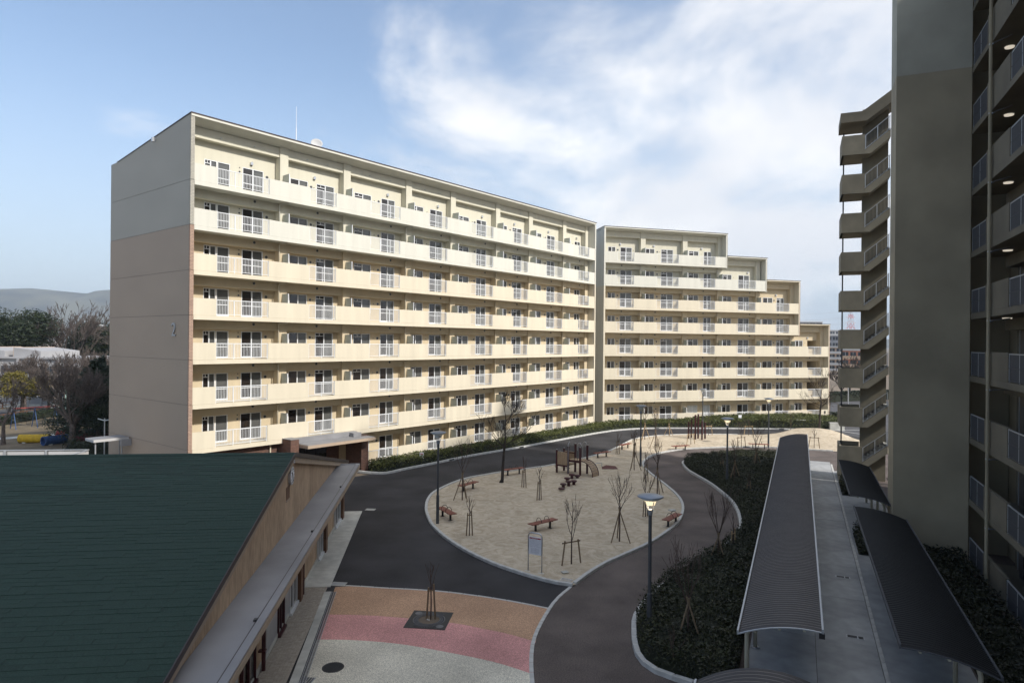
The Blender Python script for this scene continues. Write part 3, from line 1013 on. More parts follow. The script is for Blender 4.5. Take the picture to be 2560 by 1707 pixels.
W_, D_, WT, DT, SG = 'window', 'door', 'window_transom', 'door_transom', 'single'
cols1 = [6.8, 12.25, 18.65, 24.05, 30.4, 35.75, 42.0, 46.62]
win1 = [[(1.36, 2.2, WT), (2.24, 3.1, SG), (4.0, 5.55, D_)], [(7.66, 9.15, W_), (9.89, 11.49, DT)], [(13.39, 15.1, WT), (16.13, 17.6, D_)], [(19.3, 20.89, WT), (21.68, 23.23, D_)],
        [(25.2, 26.82, WT), (27.86, 29.3, D_)], [(31.1, 32.54, W_), (33.36, 34.94, DT)], [(36.9, 38.43, WT), (39.43, 40.92, D_)], [(42.75, 44.09, WT), (44.9, 46.05, D_)]]
vent1 = [[(3.78, 1.77, .06), (3.78, 2.05, .035), (5.82, 1.78, .095)], [(9.42, 1.78, .09), (9.66, 1.76, .03)], [(15.85, 1.78, .095), (15.4, 1.78, .03)], [(21.3, 1.78, .03)], [(27.6, 1.78, .095), (27.25, 1.78, .03)], [(33.0, 1.78, .095)], [(39.1, 1.78, .095), (38.8, 1.78, .03)], [(44.5, 1.78, .03)]]
hood1 = [4.62, 9.66, 16.75, 22.6, 28.6, 33.6, 39.6, 45.2]
bays1 = [dict(s0=(cols1[i - 1] if i else 0.0), s1=(cols1[i] if i < 7 else 47.0), win=win1[i], vent=vent1[i], hood=hood1[i]) for i in range(8)]
rails1 = [(1.5, 5.14), (8.34, 10.62), (13.85, 16.91), (20.13, 22.4), (25.6, 28.65), (31.83, 34.11), (37.34, 40.35), (43.54, 45.74)]
ENT = 13.05
A1 = apartment('apartment_block', 'long cream apartment block with numeral 2 on its tiled brown and grey end wall', 'apartment block', C1, D1,
               {r: 46.95 for r in range(1, 9)}, cols1, bays1, rails1, 12.27, ENT)


def prof(q):        # underside of the roof of the long block
    return 23.68 - .118 * max(q, 0)


def yz(u, v, t): return (t, u, v)


# end wall: one tiled panel per storey with a recessed joint between
zj = [19.79 + 2.8 * k for k in range(1 - 1, 1)]
levels = [-.05] + [16.99 + .0 - 2.8 * k for k in range(5, -1, -1)] + [19.79]
for k in range(len(levels)):
    z0 = levels[k]
    body_m = M['tile_grey'] if z0 > 16.9 else M['tile_brown']
    edge_m = M['brick_pale'] if z0 > 16.9 else M['brick_pink']
    if k < len(levels) - 1:
        z1 = levels[k + 1] - .025
        MB().box(-.25, -.0, .10, 12.27, z0, z1, body_m).obj('wall_panel', A1)
        MB().box(-.25, -.0, -.02, .0985, z0, z1, edge_m).obj('edge_strip', A1)
    else:
        MB().prism([(.10, z0), (12.27, z0), (12.27, 22.58), (11.3, 22.60), (11.0, 22.62), (.10, prof(.1) + .16)], yz, body_m, -.25, 0).obj('wall_panel', A1)
        MB().prism([(-.02, z0), (.0985, z0), (.0985, 23.84), (-.02, 23.85)], yz, edge_m, -.25, 0).obj('edge_strip', A1)
box_obj('wall_backing', -.235, -.012, .12, 12.2, -.05, 22.4, M['mortar'], A1)
box_obj('wall_lining', .002, .02, .10, QW, 16.7, 23.6, M['white'], A1)
box_obj('wall_lining', .002, .02, .10, QW, -.05, 16.697, M['cream'], A1)
# far end fin
box_obj('end_fin', 46.955, 47.16, -.02, 12.2, 16.7, 23.6, M['white'], A1)
box_obj('end_fin', 46.955, 47.16, -.02, 12.2, -.05, 16.697, M['cream'], A1)
# roof: pale slab with a thin dark edging
s = MB()
s.prism([(-.06, 23.72), (1.1, 23.44), (1.6, 23.40), (11.0, prof(11.0)), (11.0, prof(11) + .2), (-.06, 23.87)], yz, M['white'], -.24, 47.14)
s.prism([(11.0, prof(11.0) - .1), (12.3, prof(11.0) - .1), (12.3, 22.56), (11.0, 22.58)], yz, M['alu_grey'], -.24, 47.14)
s.obj('roof', A1)
s = MB()
s.prism([(-.09, 23.86), (11.05, prof(11.0) + .205), (11.05, prof(11.0) + .26), (-.09, 23.935)], yz, M['dark_edge'], -.28, 47.17)
s.obj('roof_edging', A1)
s = MB().box(-.2, 8, 11.25, 11.4, 22.6, 22.75, M['alu_grey']).obj('rear_gutter', A1)
# wall lamp on the end wall
s = MB().tube([(0, 0, 0), (-.16, 0, 0)], .03, M['steel'], 8).lathe([(.06, -.12), (.115, -.12), (.115, .12), (.09, .16), (0, .17)], M['steel'], 14, (-.2, 0, -.02))
s.obj('wall_lamp', A1, (-.25, 4.84, 23.05))
# the numeral 2, raised letters of brushed steel
fc = bpy.data.curves.new('numeral', 'FONT')
fc.body = '2'; fc.size = 1.22; fc.extrude = .03; fc.align_x = 'CENTER'
fo = bpy.data.objects.new('numeral', fc); COL.objects.link(fo)
dg = bpy.context.evaluated_depsgraph_get()
nm = bpy.data.meshes.new_from_object(fo.evaluated_get(dg))
bpy.data.objects.remove(fo)
nm.name = 'numeral'; nm.materials.clear(); nm.materials.append(M['alu_grey'])
no = link('numeral', nm, A1)
no.rotation_euler = (R(90), 0, R(-90))
no.location = (-.29, 1.96, 10.06)
no['label'] = 'steel numeral 2'
# rooftop lightning rod and satellite dish
P_ = C1 + D1 * 10.4 - N1 * 5
s = MB().lathe([(.16, 0), (.16, .08), (.04, .10), (.035, 3.3), (.02, 3.35), (.012, 5.0), (0, 5.02)], M['alu'], 10)
tag(s.obj('lightning_rod', loc=(P_.x, P_.y, prof(5) + .2)), 'thin white lightning rod standing on the long block roof', 'lightning rod')
P_ = C1 + D1 * 12.3 - N1 * 5
dish = empty('satellite_dish', (P_.x, P_.y, prof(5) + .2), 0)
tag(dish, 'pale satellite dish on the long block roof beside the lightning rod', 'satellite dish')
s = MB().tube([(0, 0, 0), (0, 0, 2.4)], .05, M['alu_grey'], 8); s.obj('mast', dish)
s = MB(); s.lathe([(0, 0), (.2, .025), (.37, .09), (.47, .15), (.465, .165), (.36, .105), (.19, .04), (0, .015)], M['far_white'], 24)
o = s.obj('reflector', dish, (0, -.05, 2.45), smooth=True); o.rotation_euler = (R(62), 0, R(20))

# stepped block at the far end of the court
cols2 = [5.45, 11.3, 16.35, 22.1, 27.45, 32.3]
win2 = [[(.99, 2.0, W_), (2.64, 4.21, D_)], [(5.98, 7.33, W_), (8.24, 9.93, DT)], [(12.18, 13.61, WT), (14.35, 15.44, D_)], [(17.2, 18.5, WT), (19.51, 21.17, D_)], [(23.3, 24.82, W_), (25.44, 26.58, DT)], [(28.4, 29.69, W_), (30.41, 31.92, 'void')]]
vent2 = [[(2.3, 1.78, .095), (4.4, 1.8, .03)], [(7.7, 1.78, .1), (8.0, 1.78, .03)], [(14.0, 1.78, .03)], [(18.8, 1.78, .03), (21.5, 1.78, .03)], [(25.05, 1.78, .09)], [(30.0, 1.78, .03)]]
hood2 = [2.6, 7.2, 14.0, 20.9, 25.3, 30.4]
bays2 = [dict(s0=(cols2[i - 1] if i else 0.0), s1=(cols2[i] if i < 5 else 32.6), win=win2[i], vent=vent2[i], hood=hood2[i]) for i in range(6)]
for i, e in ((2, 16.62), (3, 22.56), (4, 27.73)):
    pass
rails2 = [(1.52, 3.76), (6.86, 9.86), (12.9, 15.08), (18.21, 21.06), (24.14, 26.26), (29.29, 31.39)]
LR2 = {1: 16.62, 2: 22.56, 3: 27.73, 4: 27.73, 5: 32.55, 6: 32.55, 7: 32.55, 8: 32.55}
A2 = apartment('apartment_block', 'cream apartment block whose roof steps down to the right behind the playground', 'apartment block', C2, D2, LR2, cols2, bays2, rails2, 12.0, 0.0, (2, 8))
box_obj('side_wall', -.2, .0, -.02, 12.0, 16.7, 23.6, M['white'], A2)
box_obj('side_wall', -.2, .0, -.02, 12.0, -.05, 16.697, M['cream'], A2)
for (e, zt, zb, s_prev) in ((16.62, 23.6, 19.5, 0), (22.56, 20.8, 16.7, 16.82), (27.73, 18.0, 11.1, 22.76), (32.55, 12.4, -.05, 27.93)):
    cmat = M['white'] if zb >= 16.6 else M['cream']
    box_obj('end_fin', e + .003, e + .11, -.02, 3.0, zb - .05, zt, cmat, A2)
    box_obj('edge_strip', e + .113, e + .2, -.025, 12.0, zb - .08, zt + .01, M['brick_pink'] if zb < 16 else M['brick_pale'], A2)
    s = MB()
    s0 = s_prev - (.2 if s_prev == 0 else 0)
    s.prism([(-.06, zt + .06), (1.1, zt - .16), (1.6, zt - .18), (11.0, zt - .6), (12.05, zt - .6), (12.05, zt - .35), (-.06, zt + .2)], yz, cmat, s0, e + .2)
    s.obj('roof', A2)
    s = MB()
    s.prism([(-.09, zt + .19), (12.08, zt - .36), (12.08, zt - .31), (-.09, zt + .25)], yz, M['dark_edge'], s0 - .03, e + .23)
    s.obj('roof_edging', A2)
box_obj('wall_lamp', 32.0, 32.1, -.1, .01, .75, 1.1, M['black_metal'], A2)

# ---------------------------------------------------------------- entrance of the long block
EN = empty('entrance_porch', (C1.x, C1.y, 0), math.atan2(D1.y, D1.x))
tag(EN, 'brick entrance porch with flat grey canopy at the foot of the long block', 'porch')
box_obj('pillar', 6.30, 6.95, -1.0, .9, -.02, 3.0, M['brick_red'], EN)
box_obj('pillar', 12.35, 13.0, -1.0, .9, -.02, 2.72, M['brick_red'], EN)
box_obj('pillar_cap', 6.27, 6.98, -1.03, .0, 3.003, 3.04, M['grey_roof'], EN)
box_obj('side_wall', 0.1, 6.28, .5, .8, -.02, 2.69, M['brick_red'], EN)
s = MB()
s.box(6.99, 12.9, -2.0, -.05, 2.42, 2.62, M['tan_trim'])
s.box(7.05, 12.84, -1.93, -.06, 2.621, 2.66, M['grey_roof'])
s.obj('canopy', EN)
s = MB().box(6.99, 12.33, -.5, -.05, 2.665, 2.98, M['grey_roof']).box(11.6, 12.33, -1.0, -.503, 2.665, 2.95, M['grey_roof'])
s.obj('canopy_upstand', EN)
box_obj('back_wall', 6.97, 12.33, 1.2, 1.35, -.02, 2.69, M['brick_red'], EN)
s = MB()
for k in range(4): s.box(8.0 + k * .9, 8.04 + k * .9, 1.12, 1.19, 0, 2.2, M['black_metal'])
s.box(8.0, 10.74, 1.12, 1.19, 2.2, 2.26, M['black_metal'])
dfr = s.obj('entrance_door', EN)
box_obj('pane', 8.05, 10.7, 1.14, 1.15, .05, 2.2, M['glass'], dfr)
s = MB().tube([(5.6, .38, 0), (5.6, .38, 2.65)], .05, M['cream'], 8); s.obj('downpipe', EN)

# ================================================================== GALLERY BLOCK ON THE RIGHT
# local frame: x = a (away), y = -b, z up
RZT = math.atan2(AX.y, AX.x)


def tb(s, a0, a1, b0, b1, z0, z1, mat):
    return s.box(a0, a1, -b1, -b0, z0, z1, mat)


def tob(name, a0, a1, b0, b1, z0, z1, mat, parent):
    return tb(MB(), a0, a1, b0, b1, z0, z1, mat).obj(name, parent)


GB = empty('gallery_block', (0, 0, 0), RZT)
tag(GB, 'tall shaded apartment block with open access galleries filling the right edge', 'apartment block')
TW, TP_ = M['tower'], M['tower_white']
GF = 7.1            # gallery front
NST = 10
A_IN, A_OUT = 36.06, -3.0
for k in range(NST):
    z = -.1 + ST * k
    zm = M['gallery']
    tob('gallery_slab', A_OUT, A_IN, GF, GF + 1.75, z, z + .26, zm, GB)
    a = A_IN
    first = True
    while a > A_OUT + .5:
        L = 2.6
        a1 = max(a - L, A_OUT)
        def rl():
            s = MB(); A = M['rail_dark']
            tb(s, 0, L, .0, .03, .02, .05, A); tb(s, 0, L, -.005, .04, 1.02, 1.06, M['alu_grey'])
            for i in range(3): tb(s, i * (L - .04) / 2, i * (L - .04) / 2 + .04, .0, .04, -.06, 1.06, M['alu_grey'])
            n = 34
            for i in range(n):
                x = .05 + (L - .1) * i / (n - 1)
                tb(s, x - .025, x + .025, .008, .022, .05, 1.02, A)
            tb(s, 0, L, .0, .03, .5, .53, A)
            return s.mesh('gallery_railing')
        link('gallery_railing', shared('galrail', rl), GB, (a - L, -GF - .04, z + .27))
        a -= L + .005
        if a < A_OUT + .5: break
        pl = 3.35
        tob('gallery_parapet', a - 1.0, a - .01, GF, GF + .13, z + .265, z + 1.36, zm, GB)
        tob('gallery_parapet', a - pl, a - 1.02, GF + .004, GF + .13, z + .265, z + 1.36, zm, GB)
        a -= pl + .005
    # back wall with doors and a small window, ceiling light
    tob('gallery_wall', A_OUT, A_IN, GF + 1.75, GF + 1.95, z, z + ST, zm, GB)
    tob('gallery_beam', A_OUT, A_IN, GF + 1.3, GF + 1.745, z + 2.3, z + ST - .005, zm, GB)
    for j in range(4):
        a = 34.6 - j * 6.0
        if a < 12: break
        dm = shared('gdoor', lambda: tb(tb(tb(MB(), 0, .9, 0, .05, 0, 2.02, M['door']), -.05, 0, -.03, .04, 0, 2.07, M['alu_grey']), .9, .95, -.03, .04, 0, 2.07, M['alu_grey']).mesh('flat_door'))
        link('flat_door', dm, GB, (a, -GF - 1.73, z + .27))
        wm = shared('gwin', lambda: tb(tb(MB(), 0, 1.5, 0, .03, 0, 1.0, M['screen']), .72, .78, -.03, .03, 0, 1.0, M['alu_grey']).mesh('gallery_window'))
        link('gallery_window', wm, GB, (a - 2.6, -GF - 1.72, z + 1.1))
        hb = shared('gmeter', lambda: tb(MB(), 0, .5, 0, .25, 0, 1.6, M['vent']).mesh('meter_box'))
        link('meter_box', hb, GB, (a - .75, -GF - 1.48, z + .27))
    for a in (33.4, 27.4):
        lm = shared('glamp', lambda: MB().lathe([(.17, -.06), (.17, 0)], M['gal_lamp'], 16).lathe([(.19, -.02), (.19, 0)], M['alu'], 16).mesh('ceiling_lamp'))
        link('ceiling_lamp', lm, GB, (a, -GF - .75, z + ST - .002))
# body of the block and its roof
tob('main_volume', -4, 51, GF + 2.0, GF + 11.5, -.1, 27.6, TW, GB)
tob('roof_shade_block', -4, 14.5, GF + 1.5, GF + 11, 28.26, 33.0, TP_, GB)  # unseen block added on the roof to keep sun off the hall
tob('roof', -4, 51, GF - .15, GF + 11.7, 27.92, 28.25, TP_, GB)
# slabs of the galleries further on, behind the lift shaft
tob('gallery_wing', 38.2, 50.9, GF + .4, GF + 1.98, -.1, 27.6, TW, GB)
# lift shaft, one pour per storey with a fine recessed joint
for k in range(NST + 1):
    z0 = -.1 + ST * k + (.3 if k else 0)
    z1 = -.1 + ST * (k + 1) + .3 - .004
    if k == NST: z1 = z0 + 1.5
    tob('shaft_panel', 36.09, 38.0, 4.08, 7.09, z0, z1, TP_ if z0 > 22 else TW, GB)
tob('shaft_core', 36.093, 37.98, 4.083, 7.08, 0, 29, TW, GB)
# rain pipe running up the gallery front
s = MB().tube([(32.45, -GF + .10, .0), (32.45, -GF + .10, 28.0)], .065, TW, 10)
for k in range(NST): s.box(32.4, 32.5, -GF + .02, -GF + .16, 2.5 + k * ST, 2.56 + k * ST, M['alu_grey'])
s.obj('downpipe', GB)
for k in range(1, NST):
    s = MB().tube([(31.9, -GF - .5, ST * k - .2), (32.3, -GF - .05, ST * k - .25), (32.45, -GF + .1, ST * k - .35)], .022, M['rail_dark'], 6)
    s.obj('branch_pipe', GB)

# ---------------------------------------------------------------- outside stair
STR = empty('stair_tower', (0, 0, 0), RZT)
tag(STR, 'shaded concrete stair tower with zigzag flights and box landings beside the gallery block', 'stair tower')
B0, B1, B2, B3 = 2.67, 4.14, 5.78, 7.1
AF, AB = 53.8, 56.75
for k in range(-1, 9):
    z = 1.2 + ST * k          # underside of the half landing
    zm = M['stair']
    if k >= 0:
        z0 = z if k else -.05
        tob('landing_slab', AF + .005, AB - .005, B0 + .005, B1, z, z + .25, zm, STR)
        tob('landing_parapet', AF, AF + .14, B0, B1, z if k else z0, z + 1.4, zm, STR)
        tob('landing_parapet', AF + .143, AB - .143, B0, B0 + .14, z if k else z0, z + 1.4, zm, STR)
        tob('landing_parapet', AB - .14, AB, B0, B1, z if k else z0, z + 1.4, zm, STR)
        # flight rising to the next floor: sloping band, steps and railing
        zf = z + .25
        up = 1.42
        def fl():
            s = MB()
            run = B2 - B1 - .02
            s.prism([(0, -.25), (.35, -.25), (run, up - .62), (run, up - .08), (0, .04)], lambda u, v, t: (t, -u, v), zm, 0, .13)
            s.prism([(0, -.25), (.35, -.25), (run, up - .62), (run, up - .35), (0, -.02)], lambda u, v, t: (t, -u, v), zm, .133, 1.35)
            for i in range(8):
                s.box(.133, 1.35, -(i + 1) * run / 8, -i * run / 8, i * up / 8 - .1, (i + 1) * up / 8, M['concrete'])
            return s.mesh('stair_flight')
        link('stair_flight', shared(('flight', zm.name), fl), STR, (AF + .0, -B1 - .003, zf))
        def fr():
            s = MB(); A = M['alu_grey']; run = B2 - B1 - .03; sl = (up - .12) / run
            def P(u, h): return (.06, -u, .10 + u * sl + h)
            s.obox(P(.03, .98), P(run, .98), .04, .04, A); s.obox(P(.03, .05), P(run, .05), .03, .04, A)
            for i in range(19):
                u = .05 + i * (run - .1) / 18
                q = .03 if i % 9 else .055
                s.obox(P(u, .0), P(u, .98), q, q, A if i % 9 == 0 else M['black_metal'])
            return s.mesh('stair_railing')
        link('stair_railing', shared('frail', fr), STR, (AF, -B1 - .003, zf - .04))
        # rear flight, seen through the open landings
        def f2():
            s = MB(); run = B2 - B1 - .02
            s.prism([(0, -.25), (0, .15), (run, -up + .15), (run, -up - .25)], lambda u, v, t: (t, -u, v), zm, 0, 1.3)
            return s.mesh('rear_flight')
        link('rear_flight', shared(('rflight', zm.name), f2), STR, (AB - 1.45, -B1 - .003, zf))
    # main landing at each floor level
    zl = -.1 + ST * (k + 1)
    if k < 9:
        tob('floor_landing', AF + .16, AB, B2 + .38, B3 + .5, zl, zl + .25, zm, STR)
        tob('landing_parapet', AF + .02, AF + .15, B2 + .38, B3 + .5, zl, zl + 1.35, zm, STR)
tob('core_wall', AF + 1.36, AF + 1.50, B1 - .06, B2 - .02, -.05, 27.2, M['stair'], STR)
s = MB()
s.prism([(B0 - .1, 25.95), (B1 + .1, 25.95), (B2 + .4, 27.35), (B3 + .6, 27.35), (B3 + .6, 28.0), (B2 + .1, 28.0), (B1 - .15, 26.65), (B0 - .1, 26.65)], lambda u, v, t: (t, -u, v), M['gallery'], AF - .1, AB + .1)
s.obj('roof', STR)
s = MB().tube([(AB - .25, -B0 - .25, 0), (AB - .25, -B0 - .25, 26)], .05, M['rail_dark'], 8).obj('downpipe', STR)

# ---------------------------------------------------------------- corrugated roofs


def corrugated(prof, a0, a1, pitch, amp, mat, thick=.012):
    """prof: list of (b, z) across; ribs run across, repeat along a"""
    s = MB()
    n = int((a1 - a0) / (pitch / 4))
    vs = []; m = len(prof)
    offs = [0, amp, amp, 0]
    for i in range(n + 1):
        a = a0 + (a1 - a0) * i / n
        dz = (-amp, -amp * .8, amp, amp * .8)[i % 4]
        for b, z in prof: vs.append((a, -b, z + dz))
    fs = []
    for i in range(n):
        for j in range(m - 1):
            fs.append((i * m + j, i * m + j + 1, (i + 1) * m + j + 1, (i + 1) * m + j))
    s.add(vs, fs, mat)
    nv = len(vs)
    s.add([(x, y, z - thick) for x, y, z in vs], [f[::-1] for f in fs], mat)
    return s


def arc(b0, z0, b1, z1, bulge, n=10):
    o = []
    for i in range(n + 1):
        t = i / n
        o.append((b0 + (b1 - b0) * t, z0 + (z1 - z0) * t + bulge * 4 * t * (1 - t)))
    return o


def shed_roof(name, label, a0, a1, prof, pitch, mat, posts, post_b, right=False, trim=M['alu_grey'], post_mat=M['post_cream'], group=None):
    root = empty(name, (0, 0, 0), RZT)
    tag(root, label, 'shelter roof', group)
    corrugated(prof, a0, a1, pitch, .03, mat).obj('roof_sheet', root)
    for (b, z), nm in ((prof[0], 'edge_trim'), (prof[-1], 'edge_trim')):
        s = MB(); sg = -1 if b == prof[0][0] else 1
        tb(s, a0 - .02, a1 + .02, b - (.05 if sg < 0 else -.004), b + (.05 if sg > 0 else -.004), z - .06, z + .05, trim)
        s.obj(nm, root)
    # gable trims follow the curve at both ends
    for a in (a0 - .03, a1 + .03):
        s = MB()
        s.tube([(a, -b, z - .03) for b, z in prof], .022, trim, 6)
        s.obj('end_trim', root)
    for b, z in (prof[2], prof[len(prof) // 2], prof[-3]):
        tob('purlin', a0 + .05, a1 - .05, b - .03, b + .03, z - .13, z - .045, post_mat, root)
    zc = prof[len(prof) // 2][1] - .2
    g_ = 1 if right else -1
    end = abs((prof[0][0] if right else prof[-1][0]) - post_b) - .2
    ze = (prof[0][1] if right else prof[-1][1]) - .17
    for a in posts:
        pm = shared((name, 'post', round(zc, 2), post_b), lambda: MB().tube([(0, 0, 0), (0, 0, zc - .45), (0, g_ * .06, zc - .22), (0, g_ * .22, zc - .06), (0, g_ * .45, zc), (0, g_ * end, ze)], [.06] * 6, post_mat, 10).lathe([(.14, 0), (.14, .02), (0, .021)], M['alu_grey'], 12).mesh('post', True))
        link('post', pm, root, (a, -post_b, .03))
    return root


S1 = shed_roof('walkway_roof', 'long narrow roof of ribbed grey steel running away beside the shrub bed', 18.55, 58.4, arc(-1.42, 2.30, .56, 2.68, .14), 0.165, M['rib'],
               [19.2 + 3.9 * i for i in range(11)], -1.26)
s = MB(); tb(s, 18.5, 18.6, .50, .64, 2.50, 2.62, M['black_metal']); s.obj('gutter_end', S1)
S2 = shed_roof('walkway_roof', 'arched ribbed grey steel roof cut off by the bottom edge', 9.5, 16.05, arc(-2.15, 2.0, .95, 2.15, .50, 14), 0.165, M['rib'], [10.5, 13.0, 15.6], -1.3)
S3 = shed_roof('bicycle_shelter', 'dark ribbed shelter roof in the bottom right corner beside the galleries', 18.7, 33.9, arc(2.33, 2.58, 4.34, 2.20, .12), 0.15, M['rib_dark'], trim=M['rail_dark'], posts=
               [19.4 + 2.85 * i for i in range(6)], post_b=4.1, right=True)
S4 = shed_roof('bicycle_shelter', 'dark ribbed shelter roof in front of the stair tower', 36.75, 47.5, arc(2.33, 2.52, 4.05, 2.20, .10), 0.15, M['rib_dark'], trim=M['rail_dark'], posts=
               [37.6 + 3.2 * i for i in range(4)], post_b=3.9, right=True)

# ================================================================== COMMUNITY HALL (green roof)
# local frame: x = b (to the right), y = a (away)
CH = empty('community_hall', (0, 0, 0), math.atan2(CB.y, CB.x))
tag(CH, 'low brown hall with a green shingled gable roof in the bottom left corner', 'hall')
BW = -5.10          # gable wall plane
RA, RZ_ = 24.8, 5.80
SL = .196


def roof_z(a): return RZ_ - SL * abs(a - RA)


LEFT = -27.0
AEV, ABK = 9.4, 40.2
# walls
s = MB()
s.prism([(AEV + .6, -.05), (39.35, -.05), (39.35, roof_z(39.35) - .12), (RA, RZ_ - .16), (AEV + .6, roof_z(AEV + .6) - .12)], lambda u, v, t: (t, u, v), M['stucco'], LEFT + .3, BW)
s.obj('wall', CH)
# roof decks
s = MB()
s.prism([(AEV, roof_z(AEV) - .10), (RA, RZ_ - .12), (RA, RZ_ - .02), (AEV, roof_z(AEV) - .0)], lambda u, v, t: (t, u, v - .012), M['dark_edge'], LEFT, BW + .16)
s.obj('roof_deck', CH)
s = MB()
s.prism([(RA + .002, RZ_ - .12), (ABK, roof_z(ABK) - .10), (ABK, roof_z(ABK)), (RA + .002, RZ_ - .02)], lambda u, v, t: (t, u, v - .012), M['dark_edge'], LEFT, BW + .16)
s.obj('roof_deck', CH)
# barge boards on the gable
for a0, a1 in ((AEV, RA), (RA, ABK)):
    s = MB()
    s.prism([(a0, roof_z(a0) - .34), (a1, roof_z(a1) - .34), (a1, roof_z(a1) - .13), (a0, roof_z(a0) - .13)], lambda u, v, t: (t, u, v), M['tan_trim'], BW + .003, BW + .14)
    s.obj('barge_board', CH)
    s = MB()
    s.prism([(a0, roof_z(a0) - .125), (a1, roof_z(a1) - .125), (a1, roof_z(a1) + .035), (a0, roof_z(a0) + .035)], lambda u, v, t: (t, u, v), M['dark_edge'], BW + .163, BW + .19)
    s.obj('roof_edging', CH)
s = MB().prism([(RA - .16, roof_z(RA - .16) + .02), (RA, RZ_ + .035), (RA + .16, roof_z(RA + .16) + .02)], lambda u, v, t: (t, u, v), M['shingle'], LEFT, BW + .17)
s.obj('ridge_cap', CH)
# shingles laid in courses: the nearest 300 one by one, the rest as one mesh
EXPO, TABW = .172, .92
rsn = random.Random(5)
cells = []
course = 0
a = AEV + .05
while a < RA - .12:
    off = (course % 2) * TABW / 2 + rsn.uniform(-.06, .06)
    x1 = BW + .155
    x = x1 - off if off > .1 else x1 - TABW
    edges = [x1]
    while edges[-1] > LEFT + .3:
        edges.append(edges[-1] - (off if (len(edges) == 1 and off > .12) else TABW))
    for i in range(len(edges) - 1):
        cells.append((edges[i + 1] + .004, edges[i] - .004, a, rsn.uniform(-.003, .004)))
    a += EXPO; course += 1


def shingle_geo(x0, x1, a0, dz):
    e = EXPO + .03
    z0 = roof_z(a0) + .009 + dz; z1 = roof_z(a0 + e) + .004 + dz
    vs = [(x0, a0, z0), (x1, a0, z0), (x1, a0 + e, z1), (x0, a0 + e, z1), (x0, a0, z0 - .010), (x1, a0, z0 - .010)]
    return vs, [(0, 1, 2, 3), (4, 5, 1, 0), (5, 2, 1), (4, 0, 3)]


def seen(cx, ca):
    p = CM(cx, ca)
    return p.y > 2 and abs(p.x / p.y) < .76 and (CAM_H - roof_z(ca)) / p.y < .515


vis = [c for c in cells if seen((c[0] + c[1]) / 2, c[2])]
vis.sort(key=lambda c: CM((c[0] + c[1]) / 2, c[2]).length)
near = set(id(c) for c in vis[:295])
rest = MB()
for c in cells:
    vs, fs = shingle_geo(*c)
    if id(c) in near:
        cx, ca = (c[0] + c[1]) / 2, c[2]
        s = MB(); s.add([(v[0] - cx, v[1] - ca, v[2]) for v in vs], fs, M['shingle'])
        s.obj('shingle', CH, (cx, ca, 0))
    else:
        rest.add(vs, fs, M['shingle'])
a = RA + .15
while a < ABK:
    z0 = roof_z(a) + .006
    rest.add([(LEFT, a, z0), (BW + .155, a, z0), (BW + .155, a + EXPO, z0 - .02), (LEFT, a + EXPO, z0 - .02)], [(0, 1, 2, 3)], M['shingle'])
    a += EXPO
rest.obj('shingle', CH, kind='stuff')
# flat canopy along the gable side
CZ = 3.16
s = MB()
s.box(BW + .004, BW + 1.17, 8, 37.05, CZ - .2, CZ - .03, M['tan_trim'])
s.box(BW + .005, BW + 1.10, 8.05, 37.0, CZ - .029, CZ, M['grey_roof'])
s.box(BW + .97, BW + 1.16, 8, 37.04, CZ + .0, CZ + .035, M['grey_roof'])
s.box(BW + .006, BW + .9695, 36.85, 37.04, CZ + .001, CZ + .034, M['grey_roof'])
s.obj('canopy', CH)
s = MB().box(BW + .93, BW + .968, 8, 36.8, CZ + .001, CZ + .006, M['dark_edge'])
for q in (31.2, 24.0, 16.5): s.box(BW + .88, BW + .955, q, q + .12, CZ + .002, CZ + .05, M['vent'])
s.obj('canopy_gutter', CH)
box_obj('wall_base', BW + .003, BW + .06, 8, 39.3, -.05, .18, M['concrete'], CH)
# clock and little spot lamp on the gable
ck = empty('wall_clock', (0, 0, 0), 0)
p = CM(BW, 24.73)
ck.location = (p.x, p.y, 5.02); ck.rotation_euler = (0, 0, math.atan2(CB.y, CB.x))
tag(ck, 'round silver wall clock high on the brown gable', 'clock')


def disc_x(r0, r1, x0, x1, mat, n=28):
    s = MB()
    vs = []
    for x, r in ((x0, r1), (x1, r1), (x1 - .0, r0)):
        for k in range(n):
            t = 2 * math.pi * k / n
            vs.append((x, r * math.cos(t), r * math.sin(t)))
    fs = []
    for i in range(2):
        for k in range(n): fs.append((i * n + k, i * n + (k + 1) % n, (i + 1) * n + (k + 1) % n, (i + 1) * n + k))
    fs.append(tuple(range(2 * n, 3 * n)))
    s.add(vs, fs, mat)
    return s


disc_x(.30, .34, .0, .09, M['steel']).obj('rim', ck)
disc_x(.28, .29, .09, .096, M['sign']).obj('face', ck)
hd = MB()
hd.obox((.10, 0, 0), (.10, -.10, .13), .012, .03, M['black_metal'], (1, 0, 0)); hd.obox((.103, 0, 0), (.103, .05, -.22), .010, .022, M['black_metal'], (1, 0, 0))
hd.obj('hand', ck)
s = MB()
for k in range(12):
    t = math.pi * k / 6
    s.obox((.098, .22 * math.sin(t), .22 * math.cos(t)), (.098, .26 * math.sin(t), .26 * math.cos(t)), .008, .018, M['black_metal'], (1, 0, 0))
s.obj('hour_marks', ck)
p = CM(BW, 24.73)
s = MB().box(0, .10, -.02, .02, -.02, .02, M['alu_grey']).lathe([(.05, -.05), (.05, .05), (0, .06)], M['alu'], 10, (.12, 0, 0))
o = s.obj('spot_lamp', loc=(p.x, p.y, 5.52), rz=math.atan2(CB.y, CB.x))
tag(o, 'tiny pale lamp above the silver clock', 'wall lamp')
